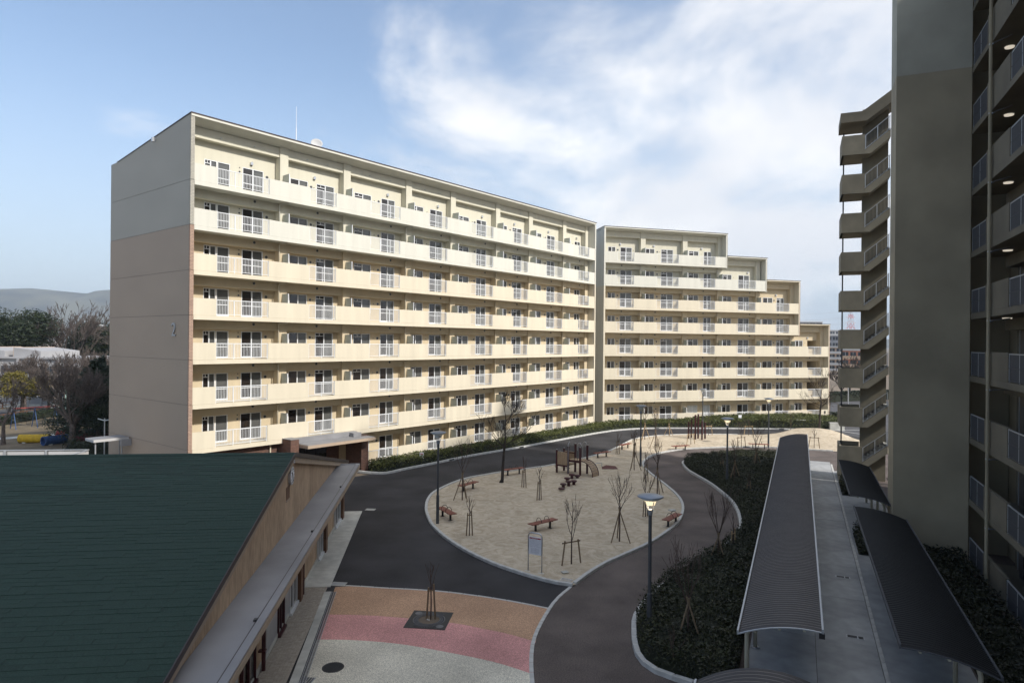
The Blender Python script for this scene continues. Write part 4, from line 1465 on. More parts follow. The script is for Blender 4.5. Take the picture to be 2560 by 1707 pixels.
# square niche under the clock
s = MB()
s.box(BW - .0, BW + .035, 24.06, 24.72, 4.205, 4.24, M['tan_trim'])
s.box(BW + .003, BW + .012, 24.10, 24.66, 4.24, 4.70, M['pilaster'])
s.obj('niche', CH)
# wall features under the canopy


def wall_item(kind, a0, a1):
    if kind == 'pilaster':
        return box_obj('pilaster', BW + .003, BW + .22, a0, a1, -.02, CZ - .203, M['pilaster'], CH)
    if kind == 'pipe':
        s = MB().tube([(BW + .14, a0, 0), (BW + .14, a0, CZ - .2)], .06, M['maroon'], 10)
        for z in (.6, 1.5, 2.4): s.box(BW + .003, BW + .21, a0 - .09, a0 + .09, z, z + .04, M['maroon'])
        return s.obj('downpipe', CH)
    if kind == 'panel':
        return box_obj('wall_panel', BW + .003, BW + .05, a0, a1, .05, 2.5, M['alu_grey'], CH)
    s = MB(); A = M['alu'] if kind == 'window' else M['maroon']
    fr = .06
    s.box(BW + .003, BW + .10, a0, a0 + fr, .12, 2.4, A); s.box(BW + .003, BW + .10, a1 - fr, a1, .12, 2.4, A)
    s.box(BW + .003, BW + .10, a0 + fr, a1 - fr, 2.34, 2.4, A); s.box(BW + .003, BW + .16, a0 - .02, a1 + .02, .02, .12, A)
    s.box(BW + .003, BW + .09, (a0 + a1) / 2 - .03, (a0 + a1) / 2 + .03, .12, 2.34, A)
    o = s.obj('window' if kind == 'window' else 'door', CH)
    m_ = (a0 + a1) / 2
    for q0, q1 in ((a0 + fr, m_ - .03), (m_ + .03, a1 - fr)): box_obj('pane', BW + .02, BW + .035, q0, q1, .12, 2.34, M['glass'] if q0 < m_ - .5 else M['screen'], o)
    return o


for it in [('pilaster', 37.5, 38.1), ('window', 35.6, 37.45), ('pilaster', 31.7, 32.2), ('window', 30.5, 31.65), ('pipe', 26.62, 0), ('pilaster', 25.85, 26.25), ('window', 24.55, 25.8), ('panel', 23.72, 24.5), ('door', 22.8, 23.68), ('panel', 21.3, 22.75), ('pipe', 20.6, 0), ('door', 18.6, 19.95), ('panel', 16.8, 18.3), ('window', 14.8, 16.5)]:
    wall_item(*it)
# pale footpath and tiled apron along the hall
fp = empty('footpath', (0, 0, 0), math.atan2(CB.y, CB.x)); fp['kind'] = 'structure'
a = 27.34
k = 0
while a < 39.2:
    a1 = min(a + 1.99, 39.32)
    box_obj('slab', BW + .005, -4.05 + .02, a + .004, a1 - .004, -.02, .03 + (k % 2) * .003, M['concrete'], fp)
    a = a1; k += 1
ap = empty('apron', (0, 0, 0), math.atan2(CB.y, CB.x)); ap['kind'] = 'structure'
s = MB()
rt_ = random.Random(8)
y = 10.0
while y < 27.26:
    x = BW + .07
    while x < -4.19:
        dz = rt_.uniform(-.0015, .0015)
        z = .034 + dz
        x0, x1, y0, y1 = x + .005, x + .095, y + .005, y + .095
        s.add([(x0, y0, z), (x1, y0, z), (x1, y1, z), (x0, y1, z), (x0 - .003, y0 - .003, .022), (x1 + .003, y0 - .003, .022), (x1 + .003, y1 + .003, .022), (x0 - .003, y1 + .003, .022)],
              [(0, 1, 2, 3), (0, 4, 5, 1), (1, 5, 6, 2), (2, 6, 7, 3), (3, 7, 4, 0)], M['tile_pave'])
        x += .10
    y += .10
s.obj('tile', ap, kind='stuff')
box_obj('bedding', BW + .06, -4.18, 10, 27.33, -.02, .026, M['mortar'], ap)

# ================================================================== HEDGES AND SHRUB BEDS


def quads_mesh(name, cen, u, v, mat):
    """leaf-sized rhombs: centre +- u, +- v"""
    n = len(cen)
    co = np.empty((n, 4, 3), np.float32)
    co[:, 0] = cen - u; co[:, 1] = cen + v * .9 + u * .1; co[:, 2] = cen + u; co[:, 3] = cen - v
    me = bpy.data.meshes.new(name)
    me.vertices.add(n * 4); me.loops.add(n * 4); me.polygons.add(n)
    me.vertices.foreach_set('co', co.ravel())
    me.loops.foreach_set('vertex_index', np.arange(n * 4, dtype=np.int32))
    me.polygons.foreach_set('loop_start', np.arange(0, n * 4, 4, dtype=np.int32))
    me.materials.append(mat)
    me.update(calc_edges=True)
    return me


def rand_leaf_axes(rs, n, size, up=.5):
    d = rs.normal(size=(n, 3)); d[:, 2] = np.abs(d[:, 2]) * .6
    d /= np.linalg.norm(d, axis=1)[:, None]
    nn = rs.normal(size=(n, 3)); nn[:, 2] += up * 2
    v = np.cross(d, nn); v /= np.linalg.norm(v, axis=1)[:, None] + 1e-9
    sz = size * rs.uniform(.65, 1.3, n)[:, None]
    return (d * sz).astype(np.float32), (v * sz * .42).astype(np.float32)


def hedge(name, label, poly, hfun, dens, leaf, mat, seed, soil=True, cat='hedge'):
    rs = np.random.RandomState(seed)
    P = np.array(poly)
    cx, cy = P.mean(0)
    x0, y0 = P.min(0); x1, y1 = P.max(0)
    root = empty(name, (cx, cy, 0))
    tag(root, label, cat)
    if soil:
        o = sheet('soil', [(p[0] - cx, p[1] - cy) for p in poly], .045, M['soil'], parent=root)
    # dark woody core under the leaves
    st = .55
    ax_, ay_ = np.meshgrid(np.arange(x0, x1, st), np.arange(y0, y1, st))
    q = np.stack([ax_.ravel(), ay_.ravel()], 1)
    q = q[in_poly_np(q, poly)]
    e = edge_dist(q, poly)
    q = q[e > .12]
    inset = [tuple(p) for p in poly]
    c = delaunay_2d_cdt([Vector(p) for p in poly] + [Vector(p) for p in q], [], [list(range(len(poly)))], 1, 1e-4)
    cv = np.array([tuple(v) for v in c[0]]); ee = edge_dist(cv, poly)
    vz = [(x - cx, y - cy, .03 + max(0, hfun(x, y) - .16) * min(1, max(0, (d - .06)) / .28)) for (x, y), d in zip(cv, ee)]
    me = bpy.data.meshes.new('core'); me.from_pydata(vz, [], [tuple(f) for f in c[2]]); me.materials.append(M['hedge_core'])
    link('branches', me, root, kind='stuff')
    area = abs(sum(P[i, 0] * P[(i + 1) % len(P), 1] - P[(i + 1) % len(P), 0] * P[i, 1] for i in range(len(P)))) / 2
    n = int(area * dens)
    pts = []
    while sum(len(p) for p in pts) < n:
        k = rs.uniform((x0, y0), (x1, y1), (n * 2, 2)); pts.append(k[in_poly_np(k, poly)])
    k = np.concatenate(pts)[:n]
    # leaves gather in sprigs: pull each towards its own sprig centre
    e = edge_dist(k, poly)
    hh = np.array([hfun(x, y) for x, y in k])
    ridge = np.minimum(1, .35 + e / .30)
    lump = np.array([noise.noise(Vector((x * 1.6, y * 1.6, seed))) * .16 + noise.noise(Vector((x * 4.5, y * 4.5, seed + 3))) * .10 for x, y in k])
    z = (hh + lump) * ridge - rs.beta(1.1, 2.6, n) * .42 * hh
    side = rs.rand(n) < np.clip(1 - e / .35, 0, 1) * .8
    z = np.where(side, rs.uniform(.08, 1, n) * hh, z)
    out = np.stack([k[:, 0] - cx, k[:, 1] - cy, np.maximum(z, .06)], 1).astype(np.float32)
    u, v = rand_leaf_axes(rs, n, leaf)
    link('foliage', quads_mesh('foliage', out, u, v, mat), root, kind='stuff')
    return root


# long hedge in front of both cream blocks
np_ = [(p.x, p.y) for p in smooth_line(NORTH, 1.2)]
nin = []
for i, p in enumerate(np_):
    d = Vector(np_[min(i + 1, len(np_) - 1)]) - Vector(np_[max(i - 1, 0)]); d.normalize()
    nin.append((p[0] - d.y * .24, p[1] + d.x * .24))


def fac1(s, off): q = C1 + D1 * s + N1 * off; return (q.x, q.y)


def fac2(s, off): q = C2 + D2 * s + N2 * off; return (q.x, q.y)


hp = [q for q in nin[1:]] + [(38.0, 78.3), fac2(29.5, 5.2), fac2(27, 1.6), fac2(14, .35), fac2(2, .35), fac1(46.5, .35), fac1(30, .35), fac1(16, .35), fac1(13.25, .4)]


def h_north(x, y):
    s2 = (Vector((x, y)) - C2).dot(D2)
    g_ = max(0, min(1, (s2 - 9) / 8)) * max(0, min(1, (32 - s2) / 5))
    return .72 + .14 * noise.noise(Vector((x * .45, y * .45, 1))) + .42 * g_


hedge('hedge', 'long green clipped hedge along the foot of the two cream blocks', hp, h_north, 210, .085, M['hedge'], 21)
bl = [(p.x, p.y) for p in smooth_line(BED, 1.0)]
bin_ = []
for i, p in enumerate(bl):
    d = Vector(bl[min(i + 1, len(bl) - 1)]) - Vector(bl[max(i - 1, 0)]); d.normalize()
    bin_.append((p[0] - d.y * .15, p[1] + d.x * .15))
bp_ = bin_ + [tuple(T(17.0, -1.62)), tuple(T(40, -1.62)), tuple(T(57.6, -1.62)), (23.4, 58.4)]


def h_bed(x, y): return .70 + .16 * noise.noise(Vector((x * .5, y * .5, 9))) + (.12 if y < 30 else 0)


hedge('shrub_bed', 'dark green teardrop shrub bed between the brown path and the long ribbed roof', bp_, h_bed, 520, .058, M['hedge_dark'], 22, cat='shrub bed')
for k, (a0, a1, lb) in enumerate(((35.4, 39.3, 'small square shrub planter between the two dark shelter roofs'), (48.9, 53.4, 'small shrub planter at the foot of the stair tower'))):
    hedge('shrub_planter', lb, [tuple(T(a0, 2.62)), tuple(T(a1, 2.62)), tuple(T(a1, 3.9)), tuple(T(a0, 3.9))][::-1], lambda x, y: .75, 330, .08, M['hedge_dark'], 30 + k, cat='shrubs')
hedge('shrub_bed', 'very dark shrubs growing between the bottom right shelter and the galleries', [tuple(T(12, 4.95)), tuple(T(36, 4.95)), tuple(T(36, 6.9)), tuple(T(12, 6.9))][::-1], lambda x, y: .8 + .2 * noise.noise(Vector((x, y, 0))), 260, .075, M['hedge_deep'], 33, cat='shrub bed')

# ================================================================== TREES


def bare(mb, rnd, p, d, L, r, depth, mat, kids=(2, 4), up=.25, spread=.55, n=5, taper=.6, wob=.12, minr=.0035, lshrink=.68):
    seg = 3 if depth > 0 else 2
    pts = [p]; rr = [r]; dirs = []
    for i in range(seg):
        d = (d + Vector((rnd.gauss(0, wob), rnd.gauss(0, wob), rnd.gauss(0, wob) + up * .18))).normalized()
        p = p + d * L / seg
        pts.append(p); dirs.append(d.copy()); rr.append(max(minr, r * (1 - (1 - taper) * (i + 1) / seg)))
    mb.tube(pts, rr, mat, n, cap=False)
    if depth <= 0: return
    k = rnd.randint(*kids)
    for j in range(k):
        t = rnd.uniform(.35, 1.0) if j else 1.0
        i = min(seg - 1, int(t * seg - 1e-6))
        q = pts[i].lerp(pts[i + 1], t * seg - i)
        ph = rnd.uniform(0, 2 * math.pi)
        dd = dirs[i]
        s1 = dd.orthogonal().normalized(); s2 = dd.cross(s1)
        sp = spread * rnd.uniform(.6, 1.3) * (1 if j else .5)
        nd = (dd + (s1 * math.cos(ph) + s2 * math.sin(ph)) * sp + Vector((0, 0, up * .5))).normalized()
        bare(mb, rnd, q, nd, L * lshrink * rnd.uniform(.75, 1.2), max(minr, rr[i] * .62), depth - 1, mat, kids, up, spread, max(3, n - 1), taper, wob, minr, lshrink)


def sapling(x, y, h, kind, label, seed, bushy=1.0, pale=False, lean=0, z=None, multi=False):
    """slender newly planted tree held by stakes; kind: tripod, pair, frame, none"""
    rnd = random.Random(seed)
    root = empty('young_tree', (x, y, sand_z(x, y) if z is None else z), rnd.uniform(0, 6.28) if kind == 'tripod' else (rnd.uniform(-.5, .5)))
    tag(root, label, 'young tree', 'staked young trees of the courtyard')
    st = M['stake_pale'] if pale else M['stake']
    hs = {'tripod': min(1.55, h * .5), 'pair': min(1.15, h * .55), 'frame': 1.0, 'none': .4}[kind]
    s = MB()
    ht = hs * .9
    rt = .020 + .005 * h
    s.tube([(0, 0, -.02), (.01, .01, ht * .5), (lean * .3, 0, ht)], [rt, rt * .9, rt * .8], M['bark'], 6)
    s.obj('trunk', root)
    s = MB()
    top = Vector((lean * .3, 0, ht - .02))
    H = h - ht
    nb = 6 if multi else int(3 + 4 * bushy)
    # the leader, then whip-like branches leaving it at a steep angle
    lead = [top + Vector((rnd.gauss(0, .012) * i * H, rnd.gauss(0, .012) * i * H, H * i / 5)) for i in range(6)]
    if not multi:
        s.tube(lead, [rt * .78, rt * .62, rt * .5, rt * .38, .011, .006], M['bark'], 5, cap=False)
    for j in range(nb):
        ph = j * 2.4 + rnd.uniform(-.4, .4)
        t = (rnd.uniform(0, .12) if multi else .04 + .62 * (j / max(1, nb - 1)) * rnd.uniform(.8, 1.1))
        q = top + Vector((0, 0, H * t))
        sp = (.36 if multi else .50) * (.7 + .35 * bushy) * rnd.uniform(.7, 1.25)
        d = Vector((math.cos(ph) * sp, math.sin(ph) * sp, 1)).normalized()
        bare(s, rnd, q, d, H * (1 - t) * rnd.uniform(.42, .60), rt * (.55 - .2 * t) + .002, 2 if h > 2.5 else 1, M['bark'], (2, 4) if h > 2.5 else (1, 3), .42, .40, 4, .5, .06, .0062, .62)
    s.obj('branches', root)
    if kind == 'tripod':
        for j in range(3):
            ph = 2 * math.pi * j / 3 + .3
            s = MB().tube([(math.cos(ph) * .55, math.sin(ph) * .55, -.03), (-math.cos(ph) * .06, -math.sin(ph) * .06, hs + .14)], .03, st, 7)
            s.obj('stake', root)
        MB().tube([(0, 0, hs - .05), (0, 0, hs + .05)], .055, M['stake'], 8).obj('tie', root)
    elif kind == 'pair':
        for j, sx in enumerate((-.12, .13)):
            s = MB().tube([(sx * 1.25, .02, -.03), (sx * .7, 0, hs + .12 * j)], .032, st, 7); s.obj('stake', root)
        MB().tube([(-.13, 0, hs - .12), (.13, 0, hs - .10)], .028, st, 6).obj('tie', root)
    elif kind == 'frame':
        for sx in (-.42, .42):
            s = MB().tube([(sx * 1.15, 0, -.03), (sx * .8, 0, hs + .05)], .035, st, 7); s.obj('stake', root)
        MB().tube([(-.46, .03, hs - .05), (.46, .03, hs - .03)], .032, st, 7).obj('crossbar', root)
    return root


SAP = [
    (-2.98, 41.14, 3.81, 'tripod', 'tall bare tree on three stakes by the curved left edge of the sand', 1.0, 0, 0),
    (-2.07, 33.72, 2.1, 'pair', 'thin young tree with two stakes nearest the lower left sand edge', .5, 0, 0),
    (0.88, 44.75, 2.2, 'pair', 'thin young tree with two stakes left of the stepping discs, farther one', .5, 0, 0),
    (1.78, 41.33, 2.25, 'pair', 'thin young tree with two stakes left of the stepping discs, nearer one', .7, 0, 0),
    (2.72, 29.46, 2.9, 'frame', 'young tree in a crossbar frame just behind the notice board', .6, 0, 0),
    (5.4, 32.91, 3.5, 'tripod', 'spreading bare young tree on three stakes right of the middle bench', 1.25, 0, 0),
    (9.58, 43.51, 3.6, 'tripod', 'bare young tree on three stakes beside the inner bend of the brown path', 1.0, 0, 0),
    (9.53, 51.44, 3.2, 'tripod', 'bare young tree on three stakes left of the tall unlit lamp', .9, 0, 0),
    (13.48, 62.15, 3.6, 'tripod', 'slim bare tree on three stakes behind the unlit lamp', .9, 0, 0),
    (9.57, 47.15, 2.3, 'pair', 'slender young tree on two stakes close to the path kerb bend', .5, 0, 0),
    (7.63, 37.63, 2.6, 'pair', 'young tree with dark paired stakes just behind the nearest lit lamp', .5, 0, 0),
    (10.63, 57.2, 2.2, 'pair', 'thin paired-stake tree between the far benches and the path', .5, 0, 0),
    (9.44, 58.84, 2.1, 'pair', 'thin paired-stake tree between the two benches on the road edge', .5, 0, 0),
    (16.75, 70.69, 2.3, 'tripod', 'small pale-staked tree left of the dark red posts by the road', .6, 1, 0),
    (13.59, 67.67, 4.0, 'tripod', 'tall thin pale-staked tree beside the road left of the posts', .9, 1, 0),
    (17.54, 64.97, 2.05, 'frame', 'small tree in a pale crossbar frame in front of the dark red posts', .6, 1, 0),
    (21.14, 71.31, 2.3, 'frame', 'small tree in a pale crossbar frame right of the dark red posts', .6, 1, 0),
    (25.54, 71.6, 1.9, 'frame', 'small tree in a pale crossbar frame beside the sunlit road edge', .6, 1, 0),
    (21.96, 63.51, 2.6, 'frame', 'dark-trunked young tree left of the farthest bench', .9, 0, 0),
    (19.12, 51.9, 4.1, 'tripod', 'broad bare tree on stakes in the upper part of the shrub bed', 1.2, 0, .05),
    (15.71, 46.68, 3.3, 'tripod', 'bare tree on stakes beside the lit lamp in the shrub bed', .9, 0, .05),
    (15.97, 50.44, 1.7, 'pair', 'small double-staked tree near the left tip of the shrub bed', .4, 0, .05),
    (15.25, 42.65, 1.7, 'pair', 'small double-staked tree in the middle of the shrub bed', .4, 0, .05),
    (28.77, 63.2, 2.1, 'frame', 'small tree in a dark crossbar frame on the sunlit mound', .5, 0, 0),
    (10.44, 31.16, 2.0, 'pair', 'thin tree with a pale stake at the narrow waist of the shrub bed', .5, 1, .05),
    (30.74, 73.2, 2.2, 'none', 'bare leafless shrub tree beside the road on the sunlit mound', 1.1, 0, 0),
    (-2.79, 23.62, 2.1, 'pair', 'bare young tree growing from the square iron grate', .7, 0, .02),
]
for i, (x, y, h, kd, lb, bu, pl, zz_) in enumerate(SAP):
    sapling(x, y, h, kd, lb, 100 + i, bu, bool(pl), z=(zz_ or None))
sapling(9.02, 28.85, 3.75, 'tripod', 'tall many-stemmed bare tree in the shrub bed overlapping the brown path', 160, 1, z=.05, multi=True)
sapling(5.76, 21.44, 3.5, 'tripod', 'wide many-stemmed bare tree in the near end of the shrub bed', 161, 1, z=.05, multi=True)
sapling(4.95, 20.1, 1.3, 'none', 'tiny leafless seedling tree at the near kerb of the shrub bed', 162, .6, z=.05)

for (x, y, h, r, seed, lb) in ((-.56, 46.46, 6.5, .12, 7, 'mature dark leafless tree standing beside the sand edge and the road'), (34.6, 74.7, 6.3, .13, 9, 'mature leafless tree on the sunlit mound before the stepped block')):
    rnd = random.Random(seed)
    root = empty('leafless_tree', (x, y, sand_z(x, y) - .05)); tag(root, lb, 'tree')
    s = MB(); hb = h * .45
    s.tube([(-.10, 0, 0), (-.03, .0, .25), (.0, 0, hb * .4), (.08, .02, hb * .75), (.14, .0, hb)], [r * 1.45, r, r * .85, r * .75, r * .68], M['bark_dark'], 10)
    s.obj('trunk', root)
    s = MB()
    bare(s, rnd, Vector((.14, 0, hb - .05)), Vector((.04, .02, 1)), h * .235, r * .55, 4, M['bark_dark'], (3, 5), .30, .62, 6, .55, .10, .010, .72)
    for j in range(6):
        ph = j * 2.2; zz_ = hb * rnd.uniform(.82, 1.0)
        bare(s, rnd, Vector((.08, 0, zz_)), Vector((math.cos(ph), math.sin(ph), .45)).normalized(), h * .20, r * .28, 3, M['bark_dark'], (3, 4), .2, .5, 5, .5, .1, .009, .68)
    s.obj('crown', root)

# ================================================================== LAMPS, BENCHES, PLAY EQUIPMENT


def lamp(x, y, h, lit, label, z=0.0):
    root = empty('street_lamp', (x, y, z), .4); tag(root, label, 'street lamp', 'lamp posts around the playground')
    def pole(): return MB().lathe([(.085, -.05), (.085, 1.5), (.08, 1.52), (.06, 1.54), (.058, h - .52), (.05, h - .5), (0, h - .5)], M['pole'], 14).mesh('pole', False)
    link('pole', shared(('lpole', round(h, 2)), pole), root)
    def arms():
        s = MB()
        s.lathe([(.075, -.66), (.075, -.48), (.06, -.47), (0, -.47)], M['lamp_cap'], 12)
        for k in range(4):
            t = math.pi / 2 * k
            c, d = math.cos(t), math.sin(t)
            s.tube([(c * .07, d * .07, -.66), (c * .10, d * .10, -.5), (c * .17, d * .17, -.28), (c * .20, d * .20, -.19)], .014, M['lamp_cap'], 6)
        return s.mesh('bracket')
    link('bracket', shared('larms', arms), root, (0, 0, h))
    g_ = M['lamp_on'] if lit else M['lamp_off']
    link('lamp_shade', shared(('lglass', lit), lambda: MB().lathe([(.0, -.325), (.15, -.32), (.16, -.30), (.19, -.20), (.24, -.165), (.0, -.16)], g_, 20).mesh('lamp_shade', True)), root, (0, 0, h))
    link('lamp_skirt', shared('lskirt', lambda: MB().lathe([(.225, -.17), (.24, -.165), (.43, -.055), (.425, -.05), (.22, -.15)], M['lamp_off'], 24).mesh('lamp_skirt', True)), root, (0, 0, h))
    link('lamp_cap', shared('lcap', lambda: MB().lathe([(.41, -.052), (.44, -.05), (.44, -.035), (.38, -.012), (.22, .02), (.0, .035)], M['lamp_cap'], 28).mesh('lamp_cap', True)), root, (0, 0, h))
    if lit:
        l = bpy.data.lights.new('lamp_bulb', 'POINT'); l.energy = 5; l.color = (1, .78, .5); l.shadow_soft_size = .15
        lo = bpy.data.objects.new('lamp_bulb', l); COL.objects.link(lo); lo.parent = root; lo.location = (0, 0, h - .42)


lamp(4.66, 22.19, 4.79, True, 'nearest lit lamp post rising from the shrub bed', .05)
lamp(10.37, 53.24, 4.88, False, 'unlit lamp post on the sand beside the bend of the path', .05)
lamp(14.88, 45.81, 4.76, True, 'lit lamp post standing inside the dark shrub bed farther off', .05)
lamp(24.61, 63.66, 4.69, True, 'lit lamp post beside the farthest bench and the long roof', .05)
lamp(20.74, 72.15, 4.96, False, 'distant unlit lamp post behind the dark red posts', .05)
lamp(-3.93, 35.97, 4.96, False, 'unlit lamp post at the left end of the sand island', .05)


def bench_meshes():
    L = 1.8
    slats = shared('bslat', lambda: MB().box(-L / 2, L / 2, 0, .098, .40, .44, M['bench']).mesh('slat'))
    leg = shared('bleg', lambda: MB().box(-.035, .035, -.05, .05, -.02, .37, M['black_metal']).box(-.03, .03, -.2, .2, .365, .399, M['black_metal']).box(-.08, .08, -.1, .1, .0, .015, M['black_metal']).mesh('leg'))
    hoop = shared('bhoop', lambda: MB().tube([(-.0, .19 * math.cos(math.pi * t / 10), .44 + .23 * math.sin(math.pi * t / 10)) for t in range(11)], .014, M['black_metal'], 6).mesh('armrest', True))
    return slats, leg, hoop


BEN = [((1.01, 34.21), (2.40, 35.42), 'red-brown bench in the middle of the sand nearest the notice board'),
       ((-3.97, 37.63), (-3.11, 36.14), 'red-brown bench turned endways beside the left lamp post'),
       ((-3.31, 43.17), (-2.29, 44.69), 'red-brown bench behind the tall staked tree at the left sand edge'),
       ((-.45, 48.73), (.86, 49.65), 'red-brown bench beside the trunk of the mature dark tree'),
       ((7.14, 56.43), (8.45, 57.48), 'red-brown bench on the road edge just beyond the climbing frame'),
       ((10.05, 61.2), (11.1, 62.42), 'red-brown bench on the road edge, second beyond the climbing frame'),
       ((14.91, 61.36), (16.5, 61.99), 'red-brown bench on the far sand below the dark red posts'),
       ((8.27, 35.5), (9.32, 36.93), 'red-brown bench at the right kerb of the sand near the lit lamp'),
       ((22.75, 63.4), (24.25, 63.0), 'farthest red-brown bench beside a lit lamp post')]
for p, q, lb in BEN:
    p, q = Vector(p), Vector(q); c = (p + q) / 2; d = q - p
    root = empty('park_bench', (c.x, c.y, sand_z(c.x, c.y)), math.atan2(d.y, d.x)); tag(root, lb, 'bench', 'red-brown benches on the sand')
    sl, lg, hp_ = bench_meshes()
    for k in range(4): link('slat', sl, root, (0, -.216 + k * .108 + .002, 0))
    for sx in (-.52, .52): link('leg', lg, root, (sx, 0, 0))
    for sx in (-.28, .28): link('armrest', hp_, root, (sx, 0, 0))

# climbing frame
dv = Vector((.80, -.60)).normalized()
CF = empty('climbing_frame', (3.47, 50.24, 0), math.atan2(dv.y, dv.x))
tag(CF, 'wooden climbing frame with dark red posts and an arched ladder ramp', 'climbing frame')
px_, py_ = 1.0, 1.02
zb_ = sand_z(4.6, 50)
PH = [(0, 0, 1.72), (0, py_, 1.72), (px_, 0, 2.08), (px_, py_, 2.14), (2.04, 0, 2.08), (2.04, py_, 2.14)]
for x, y, h in PH:
    s = MB().box(x - .06, x + .06, y - .06, y + .06, -.03, h - .015, M['maroon']).box(x - .055, x + .055, y - .055, y + .055, h - .015, h + .01, M['alu_grey'])
    s.obj('post', CF, (0, 0, zb_))
for k in range(5):
    MB().box(.06 + k * .178 + .004, .06 + (k + 1) * .178 - .012, -.03, .03, .62, 1.58, M['timber']).obj('plank', CF, (0, 0, zb_))
MB().box(.06, .95, .032, .05, .7, .78, M['maroon']).box(.06, .95, .032, .05, 1.42, 1.5, M['maroon']).obj('rail', CF, (0, 0, zb_))
for k in range(5):
    MB().box(.06 + k * .178 + .004, .06 + (k + 1) * .178 - .012, py_ - .03, py_ + .03, .9, 1.5, M['timber']).obj('plank', CF, (0, 0, zb_))
MB().box(.06, .95, py_ - .05, py_ - .032, 1.38, 1.46, M['maroon']).obj('rail', CF, (0, 0, zb_))
MB().box(-.02, px_ - .065, .04, py_ - .04, .58, .66, M['timber']).box(.02, px_ - .07, -.045, -.0, .50, .615, M['maroon']).obj('deck', CF, (0, 0, zb_))
MB().box(px_ - .06, 2.06, .065, py_ - .065, 1.0, 1.06, M['timber']).box(px_ + .065, 2.0, .03, .062, .90, 1.07, M['maroon']).box(px_ + .065, 2.0, py_ - .062, py_ - .03, .90, 1.07, M['maroon']).obj('deck', CF, (0, 0, zb_))
RX, RZh = 1.0, 1.04
pts = [(2.06 + RX * math.sin(t * math.pi / 2 / 8), RZh * math.cos(t * math.pi / 2 / 8)) for t in range(9)]
for k in range(8):
    (x0, z0), (x1, z1) = pts[k], pts[k + 1]
    s = MB()
    d = Vector((x1 - x0, z1 - z0)).normalized() * .015
    s.prism([(x0 + d.x, z0 + d.y), (x1 - d.x, z1 - d.y), (x1 - d.x - .03 * abs(d.y) / .015, z1 - d.y - .03 * abs(d.x) / .015), (x0 + d.x - .03 * abs(d.y) / .015, z0 + d.y - .03 * abs(d.x) / .015)], lambda u, v, t: (u, t, v), M['timber'], .10, py_ - .10)
    s.obj('ramp_board', CF, (0, 0, zb_))
for y in (.06, py_ - .06):
    MB().tube([(x, y, z + .03) for x, z in pts] + [(2.06 + RX + .01, y, -.02)], .028, M['maroon'], 7).obj('ramp_rail', CF, (0, 0, zb_))
s = MB()
for k in range(1, 8):
    x, z = pts[k]; s.tube([(x, .07, z + .012), (x, py_ - .07, z + .012)], .014, M['maroon'], 6)
s.obj('ramp_rungs', CF, (0, 0, zb_))
for y in (.12, py_ - .12):
    MB().tube([(1.94 + .18 * math.cos(math.pi * t / 8) - .05, y, 1.9 + .22 * math.sin(math.pi * t / 8) + .25) for t in range(9)] + [(1.72, y, 1.3), (1.72, y, 1.06)], .018, M['steel'], 7).obj('hoop_rail', CF, (0, 0, zb_))
MB().tube([(1.05, -.1, 0), (1.05, -.1, 2.2), (1.05, .02, 2.36), (1.05, .14, 2.38), (1.05, .2, 2.2)], .02, M['alu_grey'], 7).obj('slide_pole', CF, (0, 0, zb_))
MB().tube([(1.5, .1, 1.06), (1.5, .1, 1.75), (1.62, .1, 1.85), (1.74, .1, 1.75), (1.74, .1, 1.06)], .016, M['black_metal'], 7).obj('hoop_rail', CF, (0, 0, zb_))
MB().tube([(-.06, .1, .72), (-.22, .1, .62), (-.22, .1, .38), (-.06, .1, .32)], .018, M['black_metal'], 7).obj('step_loop', CF, (0, 0, zb_))
MB().tube([(.1, py_ * .5, .30), (.85, py_ * .5, .33)], .018, M['black_metal'], 7).obj('step_bar', CF, (0, 0, zb_))
# stepping discs
DISC = [(3.37, 44.03, .19, 'lowest dark red stepping disc at the near end of the trail'), (3.55, 44.9, .30, 'second dark red stepping disc from the near end'), (3.97, 45.55, .37, 'tallest dark red stepping disc in the middle of the trail'), (4.36, 45.98, .30, 'dark red stepping disc on a thick stem right of the tallest one'),
        (3.98, 46.85, .30, 'dark red stepping disc left of the pair by the climbing frame'), (4.39, 47.79, .32, 'dark red stepping disc nearest the climbing frame posts'), (4.80, 48.0, .22, 'low dark red stepping disc under the climbing frame corner post')]
for x, y, h, lb in DISC:
    root = empty('stepping_disc', (x, y, sand_z(x, y))); tag(root, lb, 'stepping disc', 'dark red stepping discs')
    link('seat', shared('dseat', lambda: MB().lathe([(.0, -.10), (.20, -.10), (.225, -.07), (.225, -.03), (.19, 0), (0, .004)], M['maroon'], 20).mesh('seat', True)), root, (0, 0, h))
    if h > .2: link('stem', shared(('dstem', h), lambda: MB().lathe([(.11, -.05), (.11, h - .095), (0, h - .095)], M['maroon'], 14).mesh('stem')), root)
# rubber landing mat and balance bar
s = MB(); s.prism([(-.55, -.5), (.7, -.6), (.9, .5), (.3, .95), (-.3, .3)], lambda u, v, t: (u, v, t), M['rubber'], -.03, .02)
tag(s.obj('rubber_mat', loc=(7.5, 52.1, sand_z(7.5, 52.1) + .035), rz=.2), 'dull red rubber mat on the sand right of the climbing frame', 'mat')
s = MB().tube([(-.25, 0, 0), (-.25, 0, .26), (-.2, 0, .30), (.22, 0, .30), (.27, 0, .26), (.27, 0, 0)], .028, M['alu_grey'], 8)
tag(s.obj('hand_rail', loc=(6.95, 52.7, sand_z(7, 52.6)), rz=.2), 'low grey hoop rail beside the red rubber mat', 'rail')
